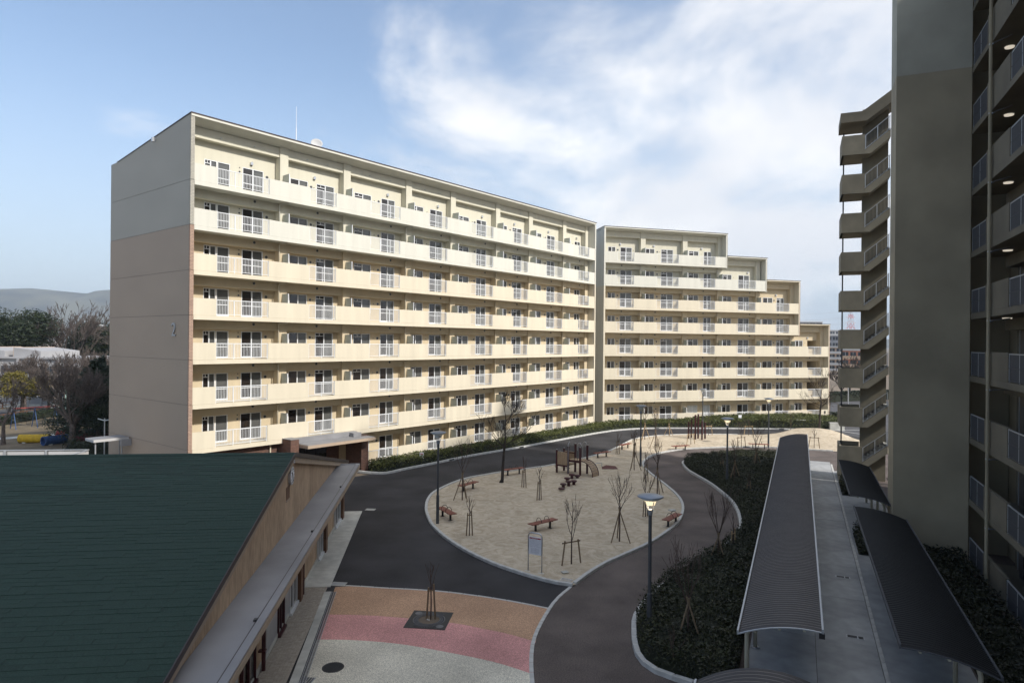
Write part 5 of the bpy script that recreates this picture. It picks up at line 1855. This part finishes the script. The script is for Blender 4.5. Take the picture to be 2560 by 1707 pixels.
# dark red totem posts
TOT = [(18.34, 68.82, 1.72, 'short dark red post at the left front of the cluster'), (18.76, 69.34, 1.91, 'middling dark red post at the left rear of the cluster'), (18.9, 68.34, 2.5, 'tall dark red post, the left one of the two tallest'), (19.33, 68.85, 2.53, 'tall dark red post, the right one of the two tallest'), (19.45, 67.85, 1.9, 'dark red post standing in front of the far lamp post'), (19.95, 68.52, 1.69, 'shortest dark red post at the right end of the cluster')]
for x, y, h, lb in TOT:
    s = MB(); r_ = .085
    s.lathe([(r_, -.1), (r_, h - .02), (r_ - .015, h), (0, h)], M['maroon'], 8)
    for z in (.35, h - .25): s.lathe([(r_ + .002, z), (r_ + .008, z + .01), (r_ + .008, z + .05), (r_ + .002, z + .06)], M['black_metal'], 8)
    s.box(-.02, .02, -r_ - .03, -r_ + .01, h * .5, h * .5 + .08, M['black_metal'])
    tag(s.obj('play_post', loc=(x, y, sand_z(x, y)), rz=.4), lb, 'play post', 'dark red play posts')

# notice board
dv = Vector((1.36 - .79, 28.40 - 28.71)); wN = dv.length; dv.normalize()
NB = empty('notice_board', (.79, 28.71, .05), math.atan2(dv.y, dv.x))
tag(NB, 'white notice board with a red heading in a steel hoop frame at the playground tip', 'notice board')
hh_ = 1.66
MB().tube([(0, 0, -.05), (0, 0, hh_ - .2), (.02, 0, hh_ - .08), (.08, 0, hh_ - .02), (.16, 0, hh_), (wN - .16, 0, hh_), (wN - .08, 0, hh_ - .02), (wN - .02, 0, hh_ - .08), (wN, 0, hh_ - .2), (wN, 0, -.05)], .028, M['steel'], 10).obj('frame', NB, smooth=True)
pn_ = MB().box(.03, wN - .03, -.008, .008, .74, 1.50, M['sign']).obj('panel', NB)
x0_, x1_ = .06, wN - .06
s = MB(); s.box(x0_, x1_, -.0125, -.0085, 1.41, 1.46, M['sign_red'])
s.obj('heading_band', pn_)
rn = random.Random(2)
s = MB()
cw = .034
for k in range(6):      # white characters of the heading, built stroke by stroke
    x = (x0_ + x1_) / 2 - 3.2 * cw * 1.25 + k * cw * 1.35
    for j in range(3):
        z = 1.418 + j * .014
        s.box(x, x + cw * rn.uniform(.6, .95), -.0155, -.013, z, z + .006, M['ink_white'])
    xx = x + cw * rn.uniform(.25, .6)
    s.box(xx, xx + .006, -.0155, -.013, 1.416, 1.455, M['ink_white'])
s.obj('heading', pn_)
s = MB()
z = 1.375
while z > .80:
    big = z < 1.02
    if 1.02 < z < 1.06:
        z -= .028; continue
    x = x0_ + (.07 if big else rn.choice((0, .02)))
    xe = x1_ - (.07 if big else rn.choice((0, 0, .05, .12)))
    while x < xe:
        l = rn.uniform(.009, .02)
        s.box(x, min(x + l, xe), -.012, -.0085, z, z + .009, M['ink'])
        x += l + rn.uniform(.003, .008)
    z -= .028
s.obj('small_print', pn_)
for x in (0, wN): MB().box(x - .13, x + .13, -.11, .11, -.03, .02, M['concrete']).obj('footing', NB)
# small sign in the hedge
s = empty('hedge_sign', (-7.15, 53.35, .05), -.25); tag(s, 'small white sign with red heading standing in the hedge', 'sign')
MB().tube([(0, .02, 0), (0, .02, .9)], .02, M['alu_grey'], 7).obj('post', s)
p_ = MB().box(-.17, .17, -.012, .0, .38, .92, M['sign']).obj('panel', s)
MB().box(-.13, .13, -.0165, -.0125, .78, .84, M['sign_red']).obj('heading_band', p_)
q_ = MB()
for k in range(6): q_.box(-.13, .13 - rn.uniform(0, .08), -.0155, -.0125, .72 - k * .05, .735 - k * .05, M['ink'])
q_.obj('small_print', p_)
s = MB().box(-.02, .02, -.02, .02, 0, .9, M['alu_grey']).box(-.2, .2, -.025, -.0, .75, 1.2, M['sign'])
p = fac2(8.9, 2.0); tag(s.obj('hedge_sign', loc=(27.2, 79.2, .25), rz=.1), 'small white sign in the hedge before the stepped block', 'sign')
s = MB().box(-.45, .45, -.12, .12, -.05, .75, M['concrete']).box(-.5, .5, -.15, .15, .751, .8, M['kerb'])
tag(s.obj('low_block', loc=(33.9, 77.9, 0.3), rz=-.3), 'pale low block half hidden in the far end of the hedge', 'block')
"""end of near objects"""

# ================================================================== BACKGROUND, LEFT


def clump_tree(name, label, x, y, h, rad, trunk_h, mat, n, leaf, seed, lobes=14, squash=.8, base=.35, cat='tree', group=None, bark='bark_dark', layers=None):
    """evergreen: leaves spread through overlapping lobes round a trunk and limbs"""
    rs = np.random.RandomState(seed); rnd = random.Random(seed)
    root = empty(name, (x, y, -.03)); tag(root, label, cat, group)
    cz = trunk_h + (h - trunk_h) * .5; hz_ = (h - trunk_h) * .5
    s = MB(); s.tube([(0, 0, 0), (.05, 0, trunk_h), (0, .05, h * .75)], [rad * .07 + .05, rad * .05 + .03, .04], M[bark], 8)
    L = []
    for k in range(lobes):
        if layers:
            t = (k + .5) / lobes
            ph = k * 2.4
            rr = rad * (1.05 - t) ** .8
            L.append((math.cos(ph) * rr * .55, math.sin(ph) * rr * .55, trunk_h + (h - trunk_h) * t * .95, rr * .62, .30 * rad * .5))
        else:
            u = rs.normal(size=3); u /= np.linalg.norm(u); f = rs.uniform(.25, .72)
            L.append((u[0] * rad * f, u[1] * rad * f, cz + u[2] * hz_ * f, rad * rs.uniform(.32, .5), hz_ * rs.uniform(.32, .5)))
    for lx, ly, lz, lr, lh in L[::2]:
        s.tube([(0, 0, max(trunk_h * .7, lz - lr * .8)), (lx * .8, ly * .8, lz)], [.06, .02], M[bark], 5)
    s.obj('trunk', root)
    per = n // len(L); C_ = []
    for lx, ly, lz, lr, lh in L:
        d = rs.normal(size=(per, 3)); d /= np.linalg.norm(d, axis=1)[:, None]
        r_ = rs.uniform(.35, 1.0, per) ** .5 * (1 + .25 * np.sin(d[:, 0] * 5 + d[:, 2] * 7 + lx))
        C_.append(np.stack([lx + d[:, 0] * r_ * lr, ly + d[:, 1] * r_ * lr, lz + d[:, 2] * r_ * lh], 1))
    C_ = np.concatenate(C_).astype(np.float32)
    u, v = rand_leaf_axes(rs, len(C_), leaf, .2)
    link('crown', quads_mesh('crown', C_, u, v, mat), root, kind='stuff')
    return root


def big_bare(label, x, y, h, seed, trunk=.3, r=.16, spread=.6, depth=5, lean=0., mat='bark_grey', forks=3, twig=.014, name='leafless_tree', kids=(3, 4)):
    rnd = random.Random(seed)
    root = empty(name, (x, y, -.05)); tag(root, label, 'tree')
    s = MB(); hb = h * trunk
    s.tube([(0, 0, 0), (lean * .3, 0, hb * .5), (lean, 0, hb)], [r * 1.35, r, r * .85], M[mat], 9); s.obj('trunk', root)
    s = MB()
    for j in range(forks):
        ph = j * 2 * math.pi / forks + rnd.uniform(-.4, .4)
        bare(s, rnd, Vector((lean, 0, hb - .1)), Vector((math.cos(ph) * spread, math.sin(ph) * spread, 1)).normalized(), h * .30, r * .6, depth, M[mat], kids, .3, .5, 5, .55, .12, twig, .66)
    s.obj('crown', root)
    return root


big_bare('large leafless park tree with a forked trunk behind the coloured pipes', -39.5, 59.9, 7.4, 41, .30, .28, .85, 5, .1, forks=8, twig=.015)
big_bare('bare park tree standing before the school left of the forked one', -49.5, 74.0, 7.4, 48, .3, .2, .9, 5, 0, forks=7, twig=.018)
big_bare('bare park tree crowding in front of the school roof', -53.0, 84.5, 8.2, 49, .3, .2, .9, 5, 0, forks=7, twig=.02)
big_bare('bare brown tree right behind the cedar', -43.5, 75.0, 8.0, 50, .3, .2, .8, 5, 0, forks=6, twig=.018)
big_bare('leafless tree at the left edge beside the park road', -46.9, 61.5, 5.6, 42, .35, .16, .5, 5, twig=.014)
big_bare('slim leafless tree behind the park swings', -50.5, 84.0, 6.6, 43, .3, .16, .6, 5, twig=.018)
clump_tree('cedar_tree', 'drooping dark cedar against the tiled end wall', -39.6, 63.8, 7.9, 4.4, .8, M['conifer'], 34000, .12, 51, 30, layers=True)
clump_tree('small_evergreen', 'small dark evergreen in front of the red pipe', -37.3, 60.0, 4.3, 1.9, 1.3, M['ever'], 9000, .08, 52, 10)
clump_tree('yellow_green_tree', 'yellowish round-headed tree beside the park road', -61.0, 83.0, 5.6, 3.3, 2.0, M['ever_yel'], 12000, .13, 53, 12)
clump_tree('yellow_green_tree', 'second yellowish bush tree right of the round one', -57.5, 92.5, 6.4, 3.0, 1.5, M['ever_yel'], 9000, .13, 54, 10)
clump_tree('evergreen_tree', 'huge rounded dark evergreen filling the far left edge', -85.5, 113, 16.6, 7.6, 3.5, M['ever'], 30000, .24, 55, 22)
clump_tree('evergreen_tree', 'dark evergreen overgrown by the bare tree beyond the school', -80.5, 128, 14.6, 6.4, 3.5, M['ever'], 20000, .24, 56, 16)
big_bare('wide leafless tree rising over the dark evergreen beyond the school', -80.5, 121, 16.2, 44, .25, .35, .8, 5, forks=7, twig=.035, kids=(2, 4))
big_bare('grey leafless tree between the two far evergreens', -87.5, 128, 13.2, 45, .3, .25, .6, 5, forks=3, twig=.035, kids=(2, 4))
big_bare('leafless tree beside the tiled end wall far off', -70.5, 123, 12.6, 46, .3, .25, .6, 5, forks=4, twig=.035, kids=(2, 4))
big_bare('spindly leafless tree in front of the school roof', -57.0, 88.0, 7.8, 47, .3, .15, .7, 5, forks=4, twig=.018)
clump_tree('evergreen_tree', 'low dark evergreen right of the school roof', -59.5, 99.0, 7.6, 2.6, 2.0, M['ever'], 9000, .16, 57, 10)
clump_tree('evergreen_tree', 'dark evergreen against the wall beside the drooping cedar', -44.0, 80.0, 7.8, 3.0, 1.5, M['ever'], 9000, .14, 58, 10)

big_bare('bare brown tree before the school windows at the left edge', -66.5, 91.0, 7.0, 81, .3, .18, .9, 5, 0, forks=7, twig=.02)
clump_tree('evergreen_tree', 'rounded evergreen before the school beside the yellowish tree', -64.0, 92.0, 5.4, 2.6, .6, M['ever'], 9000, .13, 82, 10)
clump_tree('evergreen_tree', 'broad low evergreen between the school and the road', -60.2, 94.5, 5.8, 3.0, .6, M['ever'], 9000, .13, 83, 10)

# park: tunnel pipes, swings, road, rails


def pipe(label, p0, p1, r, mat):
    p0, p1 = Vector(p0), Vector(p1); L = (p1 - p0).length; d = p1 - p0
    o = empty('play_tunnel', (p0.x, p0.y, -.03), math.atan2(d.y, d.x)); tag(o, label, 'play tunnel', 'painted concrete play tunnels')
    s = MB(); n = 24; vs = []
    for x, q in ((0, r), (L, r), (L, r * .8), (0, r * .8)):
        for k in range(n):
            t = 2 * math.pi * k / n; vs.append((x, q * math.cos(t), r + q * math.sin(t)))
    fs = []
    for i in range(4):
        i2 = (i + 1) % 4
        for k in range(n): fs.append((i * n + k, i2 * n + k, i2 * n + (k + 1) % n, i * n + (k + 1) % n))
    s.add(vs, fs, mat); s.obj('pipe', o)
    MB().box(L * .15, L * .25, -r * .8, r * .8, -.02, .10, M['concrete']).box(L * .75, L * .85, -r * .8, r * .8, -.02, .10, M['concrete']).obj('cradle', o)


pipe('yellow play tunnel lying at the left of the park', (-46.2, 62.6), (-43.6, 62.9), .40, M['yellow'])
pipe('blue play tunnel pointing towards the fence', (-42.9, 61.0), (-41.7, 63.4), .42, M['blue'])
pipe('red play tunnel behind the blue one', (-44.4, 65.2), (-42.4, 65.4), .42, M['red'])
pipe('dark red play tunnel right of the forked tree', (-41.3, 63.2), (-38.4, 63.5), .45, M['wine'])
pipe('dark blue play tunnel behind the forked tree', (-42.2, 66.4), (-41.4, 68.2), .42, M['blue'])
pipe('yellow play tunnel half hidden behind the small evergreen', (-40.9, 66.8), (-37.6, 67.2), .42, M['yellow'])
SW = empty('swing_set', (-52.6, 73.5, -.03), R(55)); tag(SW, 'blue-legged swing set with a red top bar in the park', 'swing set')
MB().tube([(-2, 0, 2.2), (2, 0, 2.2)], .05, M['red'], 8).obj('top_bar', SW)
for sx in (-2, 0, 2):
    for sy in (-.8, .8): MB().tube([(sx, sy, 0), (sx, 0, 2.2)], .04, M['blue'], 7).obj('leg', SW)
for sx in (-1.4, -.6, .6, 1.4):
    MB().box(sx - .2, sx + .2, -.1, .1, .42, .46, M['black_metal']).tube([(sx - .18, 0, .45), (sx - .18, 0, 2.2)], .01, M['black_metal'], 4).tube([(sx + .18, 0, .45), (sx + .18, 0, 2.2)], .01, M['black_metal'], 4).obj('seat', SW)
LP = empty('park_lamp', (-46.4, 69.3, -.03)); tag(LP, 'pale green park lamp post behind the coloured pipes', 'street lamp')
MB().lathe([(.10, 0), (.10, .8), (.055, .85), (.05, 4.6), (0, 4.6)], pbr('pale_green_pole', (.30, .44, .40), .5), 10).obj('pole', LP)
MB().tube([(-.35, 0, 4.72), (.35, 0, 4.72)], .07, M['lamp_off'], 8).obj('lamp_head', LP)
sheet('park_road', [(-60.3, 50), (-60.0, 74), (-61.0, 90), (-64, 128), (-76, 128), (-71, 100), (-69.3, 88), (-68, 50)], -.015, M['asphalt_far'])
sheet('park_path', [(-50.5, 63.2), (-47.0, 67.0), (-44.5, 69.2), (-44.8, 69.9), (-48.5, 67.7), (-52.0, 63.9)], -.024, M['concrete'])
for nm, lb, pts in (('guard_rail', 'dark guard rail on the park side of the road', [(-59.6, 58), (-59.4, 74), (-60.2, 88), (-62.5, 112)]), ('guard_rail', 'dark guard rail on the school side of the road', [(-68.7, 70), (-69.9, 88), (-72, 104)])):
    root = empty(nm, (pts[0][0], pts[0][1], -.03)); tag(root, lb, 'guard rail')
    P = smooth_line(pts, 2.0); o0 = P[0]
    for k, p in enumerate(P):
        link('post', shared('gpost', lambda: MB().box(-.05, .05, -.05, .05, 0, .9, M['pilaster']).mesh('post')), root, (p.x - o0.x, p.y - o0.y, 0))
    for z in (.45, .85):
        MB().tube([(p.x - o0.x, p.y - o0.y, z) for p in P], .045, M['pilaster'], 6).obj('rail', root)
hedge('hedge', 'low dark hedge between the park and the road at the far left', [(-58.9, 60), (-57.2, 60), (-56.9, 74), (-57.6, 88), (-59.2, 88), (-58.8, 74)], lambda x, y: .8, 120, .11, M['ever'], 61, cat='hedge')
hedge('hedge', 'dark clipped shrubs beside the small shelter', [(-37.5, 55.2), (-30.2, 54.2), (-30.2, 55.8), (-37.5, 56.8)], lambda x, y: 1.3, 160, .09, M['ever'], 62, cat='hedge')

# school beyond the road
SC = empty('school', (-70, 97, 0), R(-4)); tag(SC, 'white flat-roofed school with two slanting roof lights beyond the park', 'school')
box_obj('wall', -30, 18, 0, 12, -.05, 6.75, M['school_wall'], SC)
box_obj('roof', -30.3, 18.3, -.3, 12.3, 6.755, 7.0, M['school_wall'], SC)
wf = shared('scwin', lambda: MB().box(0, 2.6, -.04, .0, 0, 1.3, M['school_wall']).box(.08, 1.27, -.05, -.041, .08, 1.22, M['far_glass']).box(1.33, 2.52, -.05, -.041, .08, 1.22, M['far_glass']).mesh('window'))
for z in (4.5, 1.2):
    for k in range(15): link('window', wf, SC, (-29.5 + k * 3.1, 0, z))
for k in range(16): box_obj('column', -29.9 + k * 3.1, -29.55 + k * 3.1, -.35, -.06, -.05, 6.75, M['school_wall'], SC)
for x0 in (-9.2, -3.6):
    MB().prism([(x0, 7.0), (x0, 8.35), (x0 + 4.2, 7.85), (x0 + 4.2, 7.0)], lambda u, v, t: (u, t, v), M['school_wall'], 1, 9).obj('roof_light', SC)
    box_obj('roof_light_end', x0 - .06, x0 - .01, 1, 9, 7.05, 8.4, M['far_tan'], SC)
BF = empty('boundary_fence', (-69.5, 94.0, 0), R(-4)); tag(BF, 'pale school fence with white pillars beyond the road', 'fence')
for k in range(14): box_obj('pillar', -12 + k * 1.9, -11.75 + k * 1.9, -.12, .12, -.05, 1.7, M['school_wall'], BF)
box_obj('wall_base', -12, 13, -.08, .08, -.05, .45, M['concrete'], BF)
for k in range(13): box_obj('bar_panel', -11.74 + k * 1.9, -10.12 + k * 1.9, -.02, .02, .46, 1.55, M['far_grey'], BF)
# white panel fence and small shelter just beyond the green roof
FN = empty('panel_fence', (-28.9, 44.0, 0), R(6.7)); tag(FN, 'white panel fence with grey posts just behind the green roof', 'fence')
for k in range(7):
    box_obj('panel', -1.62 - k * 2.5 - 2.42 + 2.5, -1.62 - k * 2.5 + 2.42, -.02, .02, .2, 2.4, M['far_white'], FN)
    box_obj('post', .84 - k * 2.5 - 2.5 + 2.42 - .0, .84 - k * 2.5 + .04, -.07, .07, -.05, 2.46, M['alu_grey'], FN)
    for z in (.9, 1.65): box_obj('rib', -1.62 - k * 2.5 + .08, -1.62 - k * 2.5 + 2.42, -.035, -.021, z, z + .03, M['alu_grey'], FN)
box_obj('top_rail', -18, .95, -.05, .05, 2.465, 2.52, M['alu_grey'], FN)
box_obj('panel', .93, .97, -4.5, -.08, .2, 2.4, M['far_white'], FN)
box_obj('top_rail', .9, 1.0, -4.5, -.055, 2.465, 2.52, M['alu_grey'], FN)
SH = empty('small_shelter', (-27.9, 46.0, 0), R(51)); tag(SH, 'small white canopy on posts in front of the tiled end wall', 'shelter')
MB().box(-1.1, 1.1, -.75, .75, 2.86, 3.03, M['far_white']).box(-1.04, 1.04, -.69, .69, 3.031, 3.05, M['grey_roof']).obj('canopy', SH)
for x, y in ((-.9, -.5), (.75, -.5), (.95, .45)): MB().tube([(x, y, 0), (x, y, 2.86)], .045, M['alu_grey'], 8).obj('post', SH)
box_obj('header_box', .5, 1.2, -.95, -.78, 2.45, 2.9, M['far_grey'], SH)
LP = empty('park_lamp', (-33.1, 54.2, -.03)); tag(LP, 'thin grey lamp post above the small shelter', 'street lamp')
MB().lathe([(.05, 0), (.045, 3.4), (0, 3.4)], M['alu_grey'], 8).obj('pole', LP)
MB().tube([(-.55, 0, 3.35), (0, 0, 3.2), (.5, 0, 3.3)], .04, M['lamp_off'], 6).obj('lamp_head', LP)

# hills, and bright town buildings beneath them


def hill(name, y, x0, x1, hfun, mat, depth, n=120, m=14):
    vs = []; fs = []
    for j in range(m + 1):
        t = j / m
        for i in range(n + 1):
            x = x0 + (x1 - x0) * i / n
            hh = hfun(x) * math.sin(min(1, t * 1.6) * math.pi / 2)
            hh *= 1 + .30 * noise.fractal(Vector((x * .0035, t * 2.2, 1.0)), 1.0, 2.1, 5) * (1 if 0 < t < .62 else .12)
            vs.append((x, y + depth * t, max(-1, hh)))
    for j in range(m):
        for i in range(n): fs.append((j * (n + 1) + i, j * (n + 1) + i + 1, (j + 1) * (n + 1) + i + 1, (j + 1) * (n + 1) + i))
    me = bpy.data.meshes.new(name); me.from_pydata(vs, [], fs); me.materials.append(mat)
    me.polygons.foreach_set('use_smooth', [True] * len(fs))
    return link(name, me, kind='structure')


def ridge(x):
    return 196 + 16 * math.exp(-((x + 2050) / 260) ** 2) - .045 * max(0, x + 1900) + 7 * noise.noise(Vector((x * .005, 0, 0))) + 4 * noise.noise(Vector((x * .02, 3, 0)))


hill('hills', 2300, -4200, 3600, lambda x: ridge(x) if x < -300 else ridge(-300) * max(.28, 1 - (x + 300) / 1500), M['hill'], 700)
hill('quarry_hill', 1350, -900, -700, lambda x: 34 * math.exp(-((x + 812) / 45) ** 2), M['hill_bare'], 120, 30, 8)
rnt = random.Random(77)
k = 0
for i in range(26):
    y = rnt.uniform(300, 620); ang = rnt.uniform(-.70, -.585)
    h_ = rnt.uniform(4, 11)
    wd = rnt.uniform(6, 14)
    m_ = M[rnt.choice(['far_white', 'far_white', 'far_grey', 'far_tan'])]
    if i < 5:
        y = 330 + i * 60; ang = -.604 - i * .009; h_ = (14, 9, 17, 12, 11)[i]
        lb = ('white house block glimpsed beside the tiled end wall', 'lower pale house beside the end wall in the distant town', 'tallest pale block in the distant town left of the end wall', 'distant town house behind the spindly bare tree', 'leftmost pale roof of the distant town')[i]
        o = empty('town_house', (ang * y, y, 0), .2); tag(o, lb, 'house', 'distant town houses')
        box_obj('wall', -wd / 2, wd / 2, 0, 8, -.05, h_, M['far_white'], o)
        MB().prism([(-wd / 2 - .4, h_), (wd / 2 + .4, h_), (0, h_ + 1.8)], lambda u, v, t: (u, t, v), m_, -.4, 8.4).obj('roof', o)
        wm = shared('twin', lambda: MB().box(0, 1.6, -.06, -.01, 0, 1.3, M['far_glass']).mesh('window'))
        for z in np.arange(1.2, h_ - 1.6, 2.8):
            for x in np.arange(-wd / 2 + .8, wd / 2 - 1.6, 2.6): link('window', wm, o, (float(x), 0, float(z)))

# ================================================================== BACKGROUND, RIGHT


def far_block(label, x, y, rz, wd, dp, h, mat, nfl, nwin, balc=True, name='distant_block'):
    o = empty(name, (x, y, 0), rz); tag(o, label, 'apartment block')
    box_obj('wall', -wd / 2, wd / 2, 0, dp, -.05, h, mat, o)
    box_obj('roof', -wd / 2 - .3, wd / 2 + .3, -.3, dp + .3, h, h + .5, M['far_white'], o)
    fh = h / nfl; ww = wd / nwin
    wm = shared(('fwin', round(ww, 1), round(fh, 1)), lambda: MB().box(ww * .12, ww * .88, -.08, -.01, 0, fh * .52, M['far_glass']).box(ww * .46, ww * .52, -.10, -.081, 0, fh * .52, M['far_white']).mesh('window'))
    for f in range(nfl):
        for k in range(nwin): link('window', wm, o, (-wd / 2 + k * ww, 0, f * fh + fh * .32))
        if balc: box_obj('balcony', -wd / 2, wd / 2, -1.2, -1.0, f * fh - .1, f * fh + fh * .36, M['far_white'] if mat is not M['far_orange'] else M['far_tan'], o)
    return o


far_block('grey-white apartment tower far beyond the stepped block', 183, 410, -.2, 15, 14, 23.5, M['far_grey'], 8, 4)
far_block('lower pale wing beside the far grey-white tower', 196.5, 412, -.2, 13, 14, 18.5, M['far_white'], 6, 4)
far_block('tan balconied apartment block seen past the stepped block end', 124, 255, -.45, 15, 10, 8.8, M['far_tan'], 4, 6)
far_block('orange apartment block seen between the stair landings', 113, 218, -.5, 9, 10, 8.0, M['far_orange'], 3, 4)
far_block('dark grey tower behind the tan balconied block', 152, 310, -.45, 16, 10, 14, M['far_grey'], 5, 6, False)
big_bare('dark leafless tree beyond the car park at the stair tower', 64, 126, 7.6, 71, .3, .2, .6, 4, mat='bark_dark', twig=.03)
big_bare('dark leafless tree beyond the car park, right of the other', 69, 131, 7.0, 72, .3, .2, .6, 4, mat='bark_dark', twig=.03)
big_bare('low dark leafless tree at the near side of the car park', 59.5, 120, 6.0, 73, .3, .18, .7, 4, mat='bark_dark', twig=.03)
hedge('hedge', 'dark hedge along the back of the car park', [(50, 112), (74, 124), (73, 127), (49, 115)], lambda x, y: 1.6, 90, .16, M['ever'], 63, cat='hedge')
hedge('hedge', 'small round shrubs at the right end of the stepped block', [(41.0, 84.8), (43.0, 85.4), (43.0, 88), (41.5, 87.4)], lambda x, y: 1.1, 180, .10, M['ever'], 64, cat='hedge')
s = MB().box(-.8, .8, -.18, .18, -.05, .85, M['concrete']).box(-.85, .85, -.22, .22, .851, .92, M['kerb'])
tag(s.obj('low_wall', loc=(37.6, 76.9, 0), rz=-.1), 'white low wall end at the corner of the car park', 'wall')
for (p, q) in (((38.2, 81.6), (41.5, 81.6)), ((38.2, 77.3), (42.5, 77.6)), ((37.6, 77.0), (38.9, 74.0)), ((42.5, 77.6), (45.5, 82.0)), ((45.2, 78.4), (48.2, 82.8))):
    s = MB(); s.obox((p[0], p[1], .0065), (q[0], q[1], .0065), .13, .004, M['line_white'])
    s.obj('road_marking', kind='structure')
s = MB().lathe([(.09, 0), (.06, 6.5), (0, 6.5)], M['alu_grey'], 10).box(-.05, .6, -.08, .08, 6.4, 6.5, M['alu_grey'])
tag(s.obj('car_park_lamp', loc=(49.3, 97.5, 0)), 'thin grey lamp post beyond the car park', 'street lamp')
s = MB().lathe([(.08, 0), (.06, 4.6), (0, 4.6)], M['alu_grey'], 10).box(-.3, .0, -.12, .12, 4.45, 4.65, M['alu_grey'])
tag(s.obj('car_park_lamp', loc=(52.2, 97.0, 0)), 'short grey lamp post with a square head beyond the car park', 'street lamp')

# lattice pylon, red and white, with its lines
PY = empty('pylon', (300, 590, 0), .5); tag(PY, 'red and white lattice power pylon seen between the stair landings', 'pylon')
sec = [(0, 4.2), (10, 3.3), (18, 2.6), (24, 2.1), (29, 1.75), (33, 1.45), (37, 1.15), (40, .5)]
for i in range(len(sec) - 1):
    (z0, w0), (z1, w1) = sec[i], sec[i + 1]
    mt = M['pylon_red'] if i % 2 else M['pylon_white']
    s = MB()
    for sx, sy in ((1, 1), (-1, 1), (-1, -1), (1, -1)): s.obox((sx * w0, sy * w0, z0), (sx * w1, sy * w1, z1), .18, .18, mt)
    for (ax_, ay_), (bx_, by_) in (((1, 1), (-1, 1)), ((-1, 1), (-1, -1)), ((-1, -1), (1, -1)), ((1, -1), (1, 1))):
        s.obox((ax_ * w0, ay_ * w0, z0), (bx_ * w1, by_ * w1, z1), .10, .10, mt); s.obox((bx_ * w0, by_ * w0, z0), (ax_ * w1, ay_ * w1, z1), .10, .10, mt)
    s.obj('lattice_section', PY)
for z, l in ((24, 8), (29, 7.2), (34, 6.4)):
    s = MB()
    for sg in (1, -1): s.obox((0, 0, z), (sg * l, 0, z + .5), .16, .16, M['pylon_white']); s.obox((0, 0, z + 1.8), (sg * l, 0, z + .5), .12, .12, M['pylon_red'])
    s.obj('cross_arm', PY)
for j, (z, off) in enumerate(((24.4, 8), (29.4, 7.2), (34.4, 6.4), (40, 0))):
    for sg in ((1, -1) if off else (1,)):
        s = MB()
        a0 = Vector((300 + math.cos(.5) * off * sg, 590 + math.sin(.5) * off * sg, z))
        a1 = a0 + Vector((-150, 60, 9))
        s.tube([a0.lerp(a1, t / 12) + Vector((0, 0, -7 * 4 * (t / 12) * (1 - t / 12))) for t in range(13)], .045, M['alu_grey'], 4)
        s.obj('power_line', PY).parent = None
PLB = ['faint power line from the right end of the lowest pylon arm', 'faint power line from the left end of the lowest pylon arm', 'faint power line from the right end of the middle pylon arm', 'faint power line from the left end of the middle pylon arm',
       'faint power line from the right end of the top pylon arm', 'faint power line from the left end of the top pylon arm', 'faint earth wire from the very tip of the pylon']
for i, o in enumerate([o for o in bpy.data.objects if o.name.startswith('power_line')]):
    tag(o, PLB[i], 'power line', 'power lines of the pylon')

# thin winter haze over the whole place
s = MB().box(-4600, 4600, -400, 3400, -2, 330, None) if False else None
hz_me = MB()
hm = bpy.data.materials.new('haze'); hm.use_nodes = True
ht = hm.node_tree; ht.nodes.clear()
pv = ht.nodes.new('ShaderNodeVolumePrincipled'); pv.inputs['Color'].default_value = (.72, .85, 1.0, 1); pv.inputs['Density'].default_value = 0.00022; pv.inputs['Anisotropy'].default_value = .1
mo = ht.nodes.new('ShaderNodeOutputMaterial'); ht.links.new(pv.outputs[0], mo.inputs['Volume'])
hz_me.box(-4600, 4600, -400, 6100, -2, 340, hm)
hz_o = hz_me.obj('haze', kind='stuff')
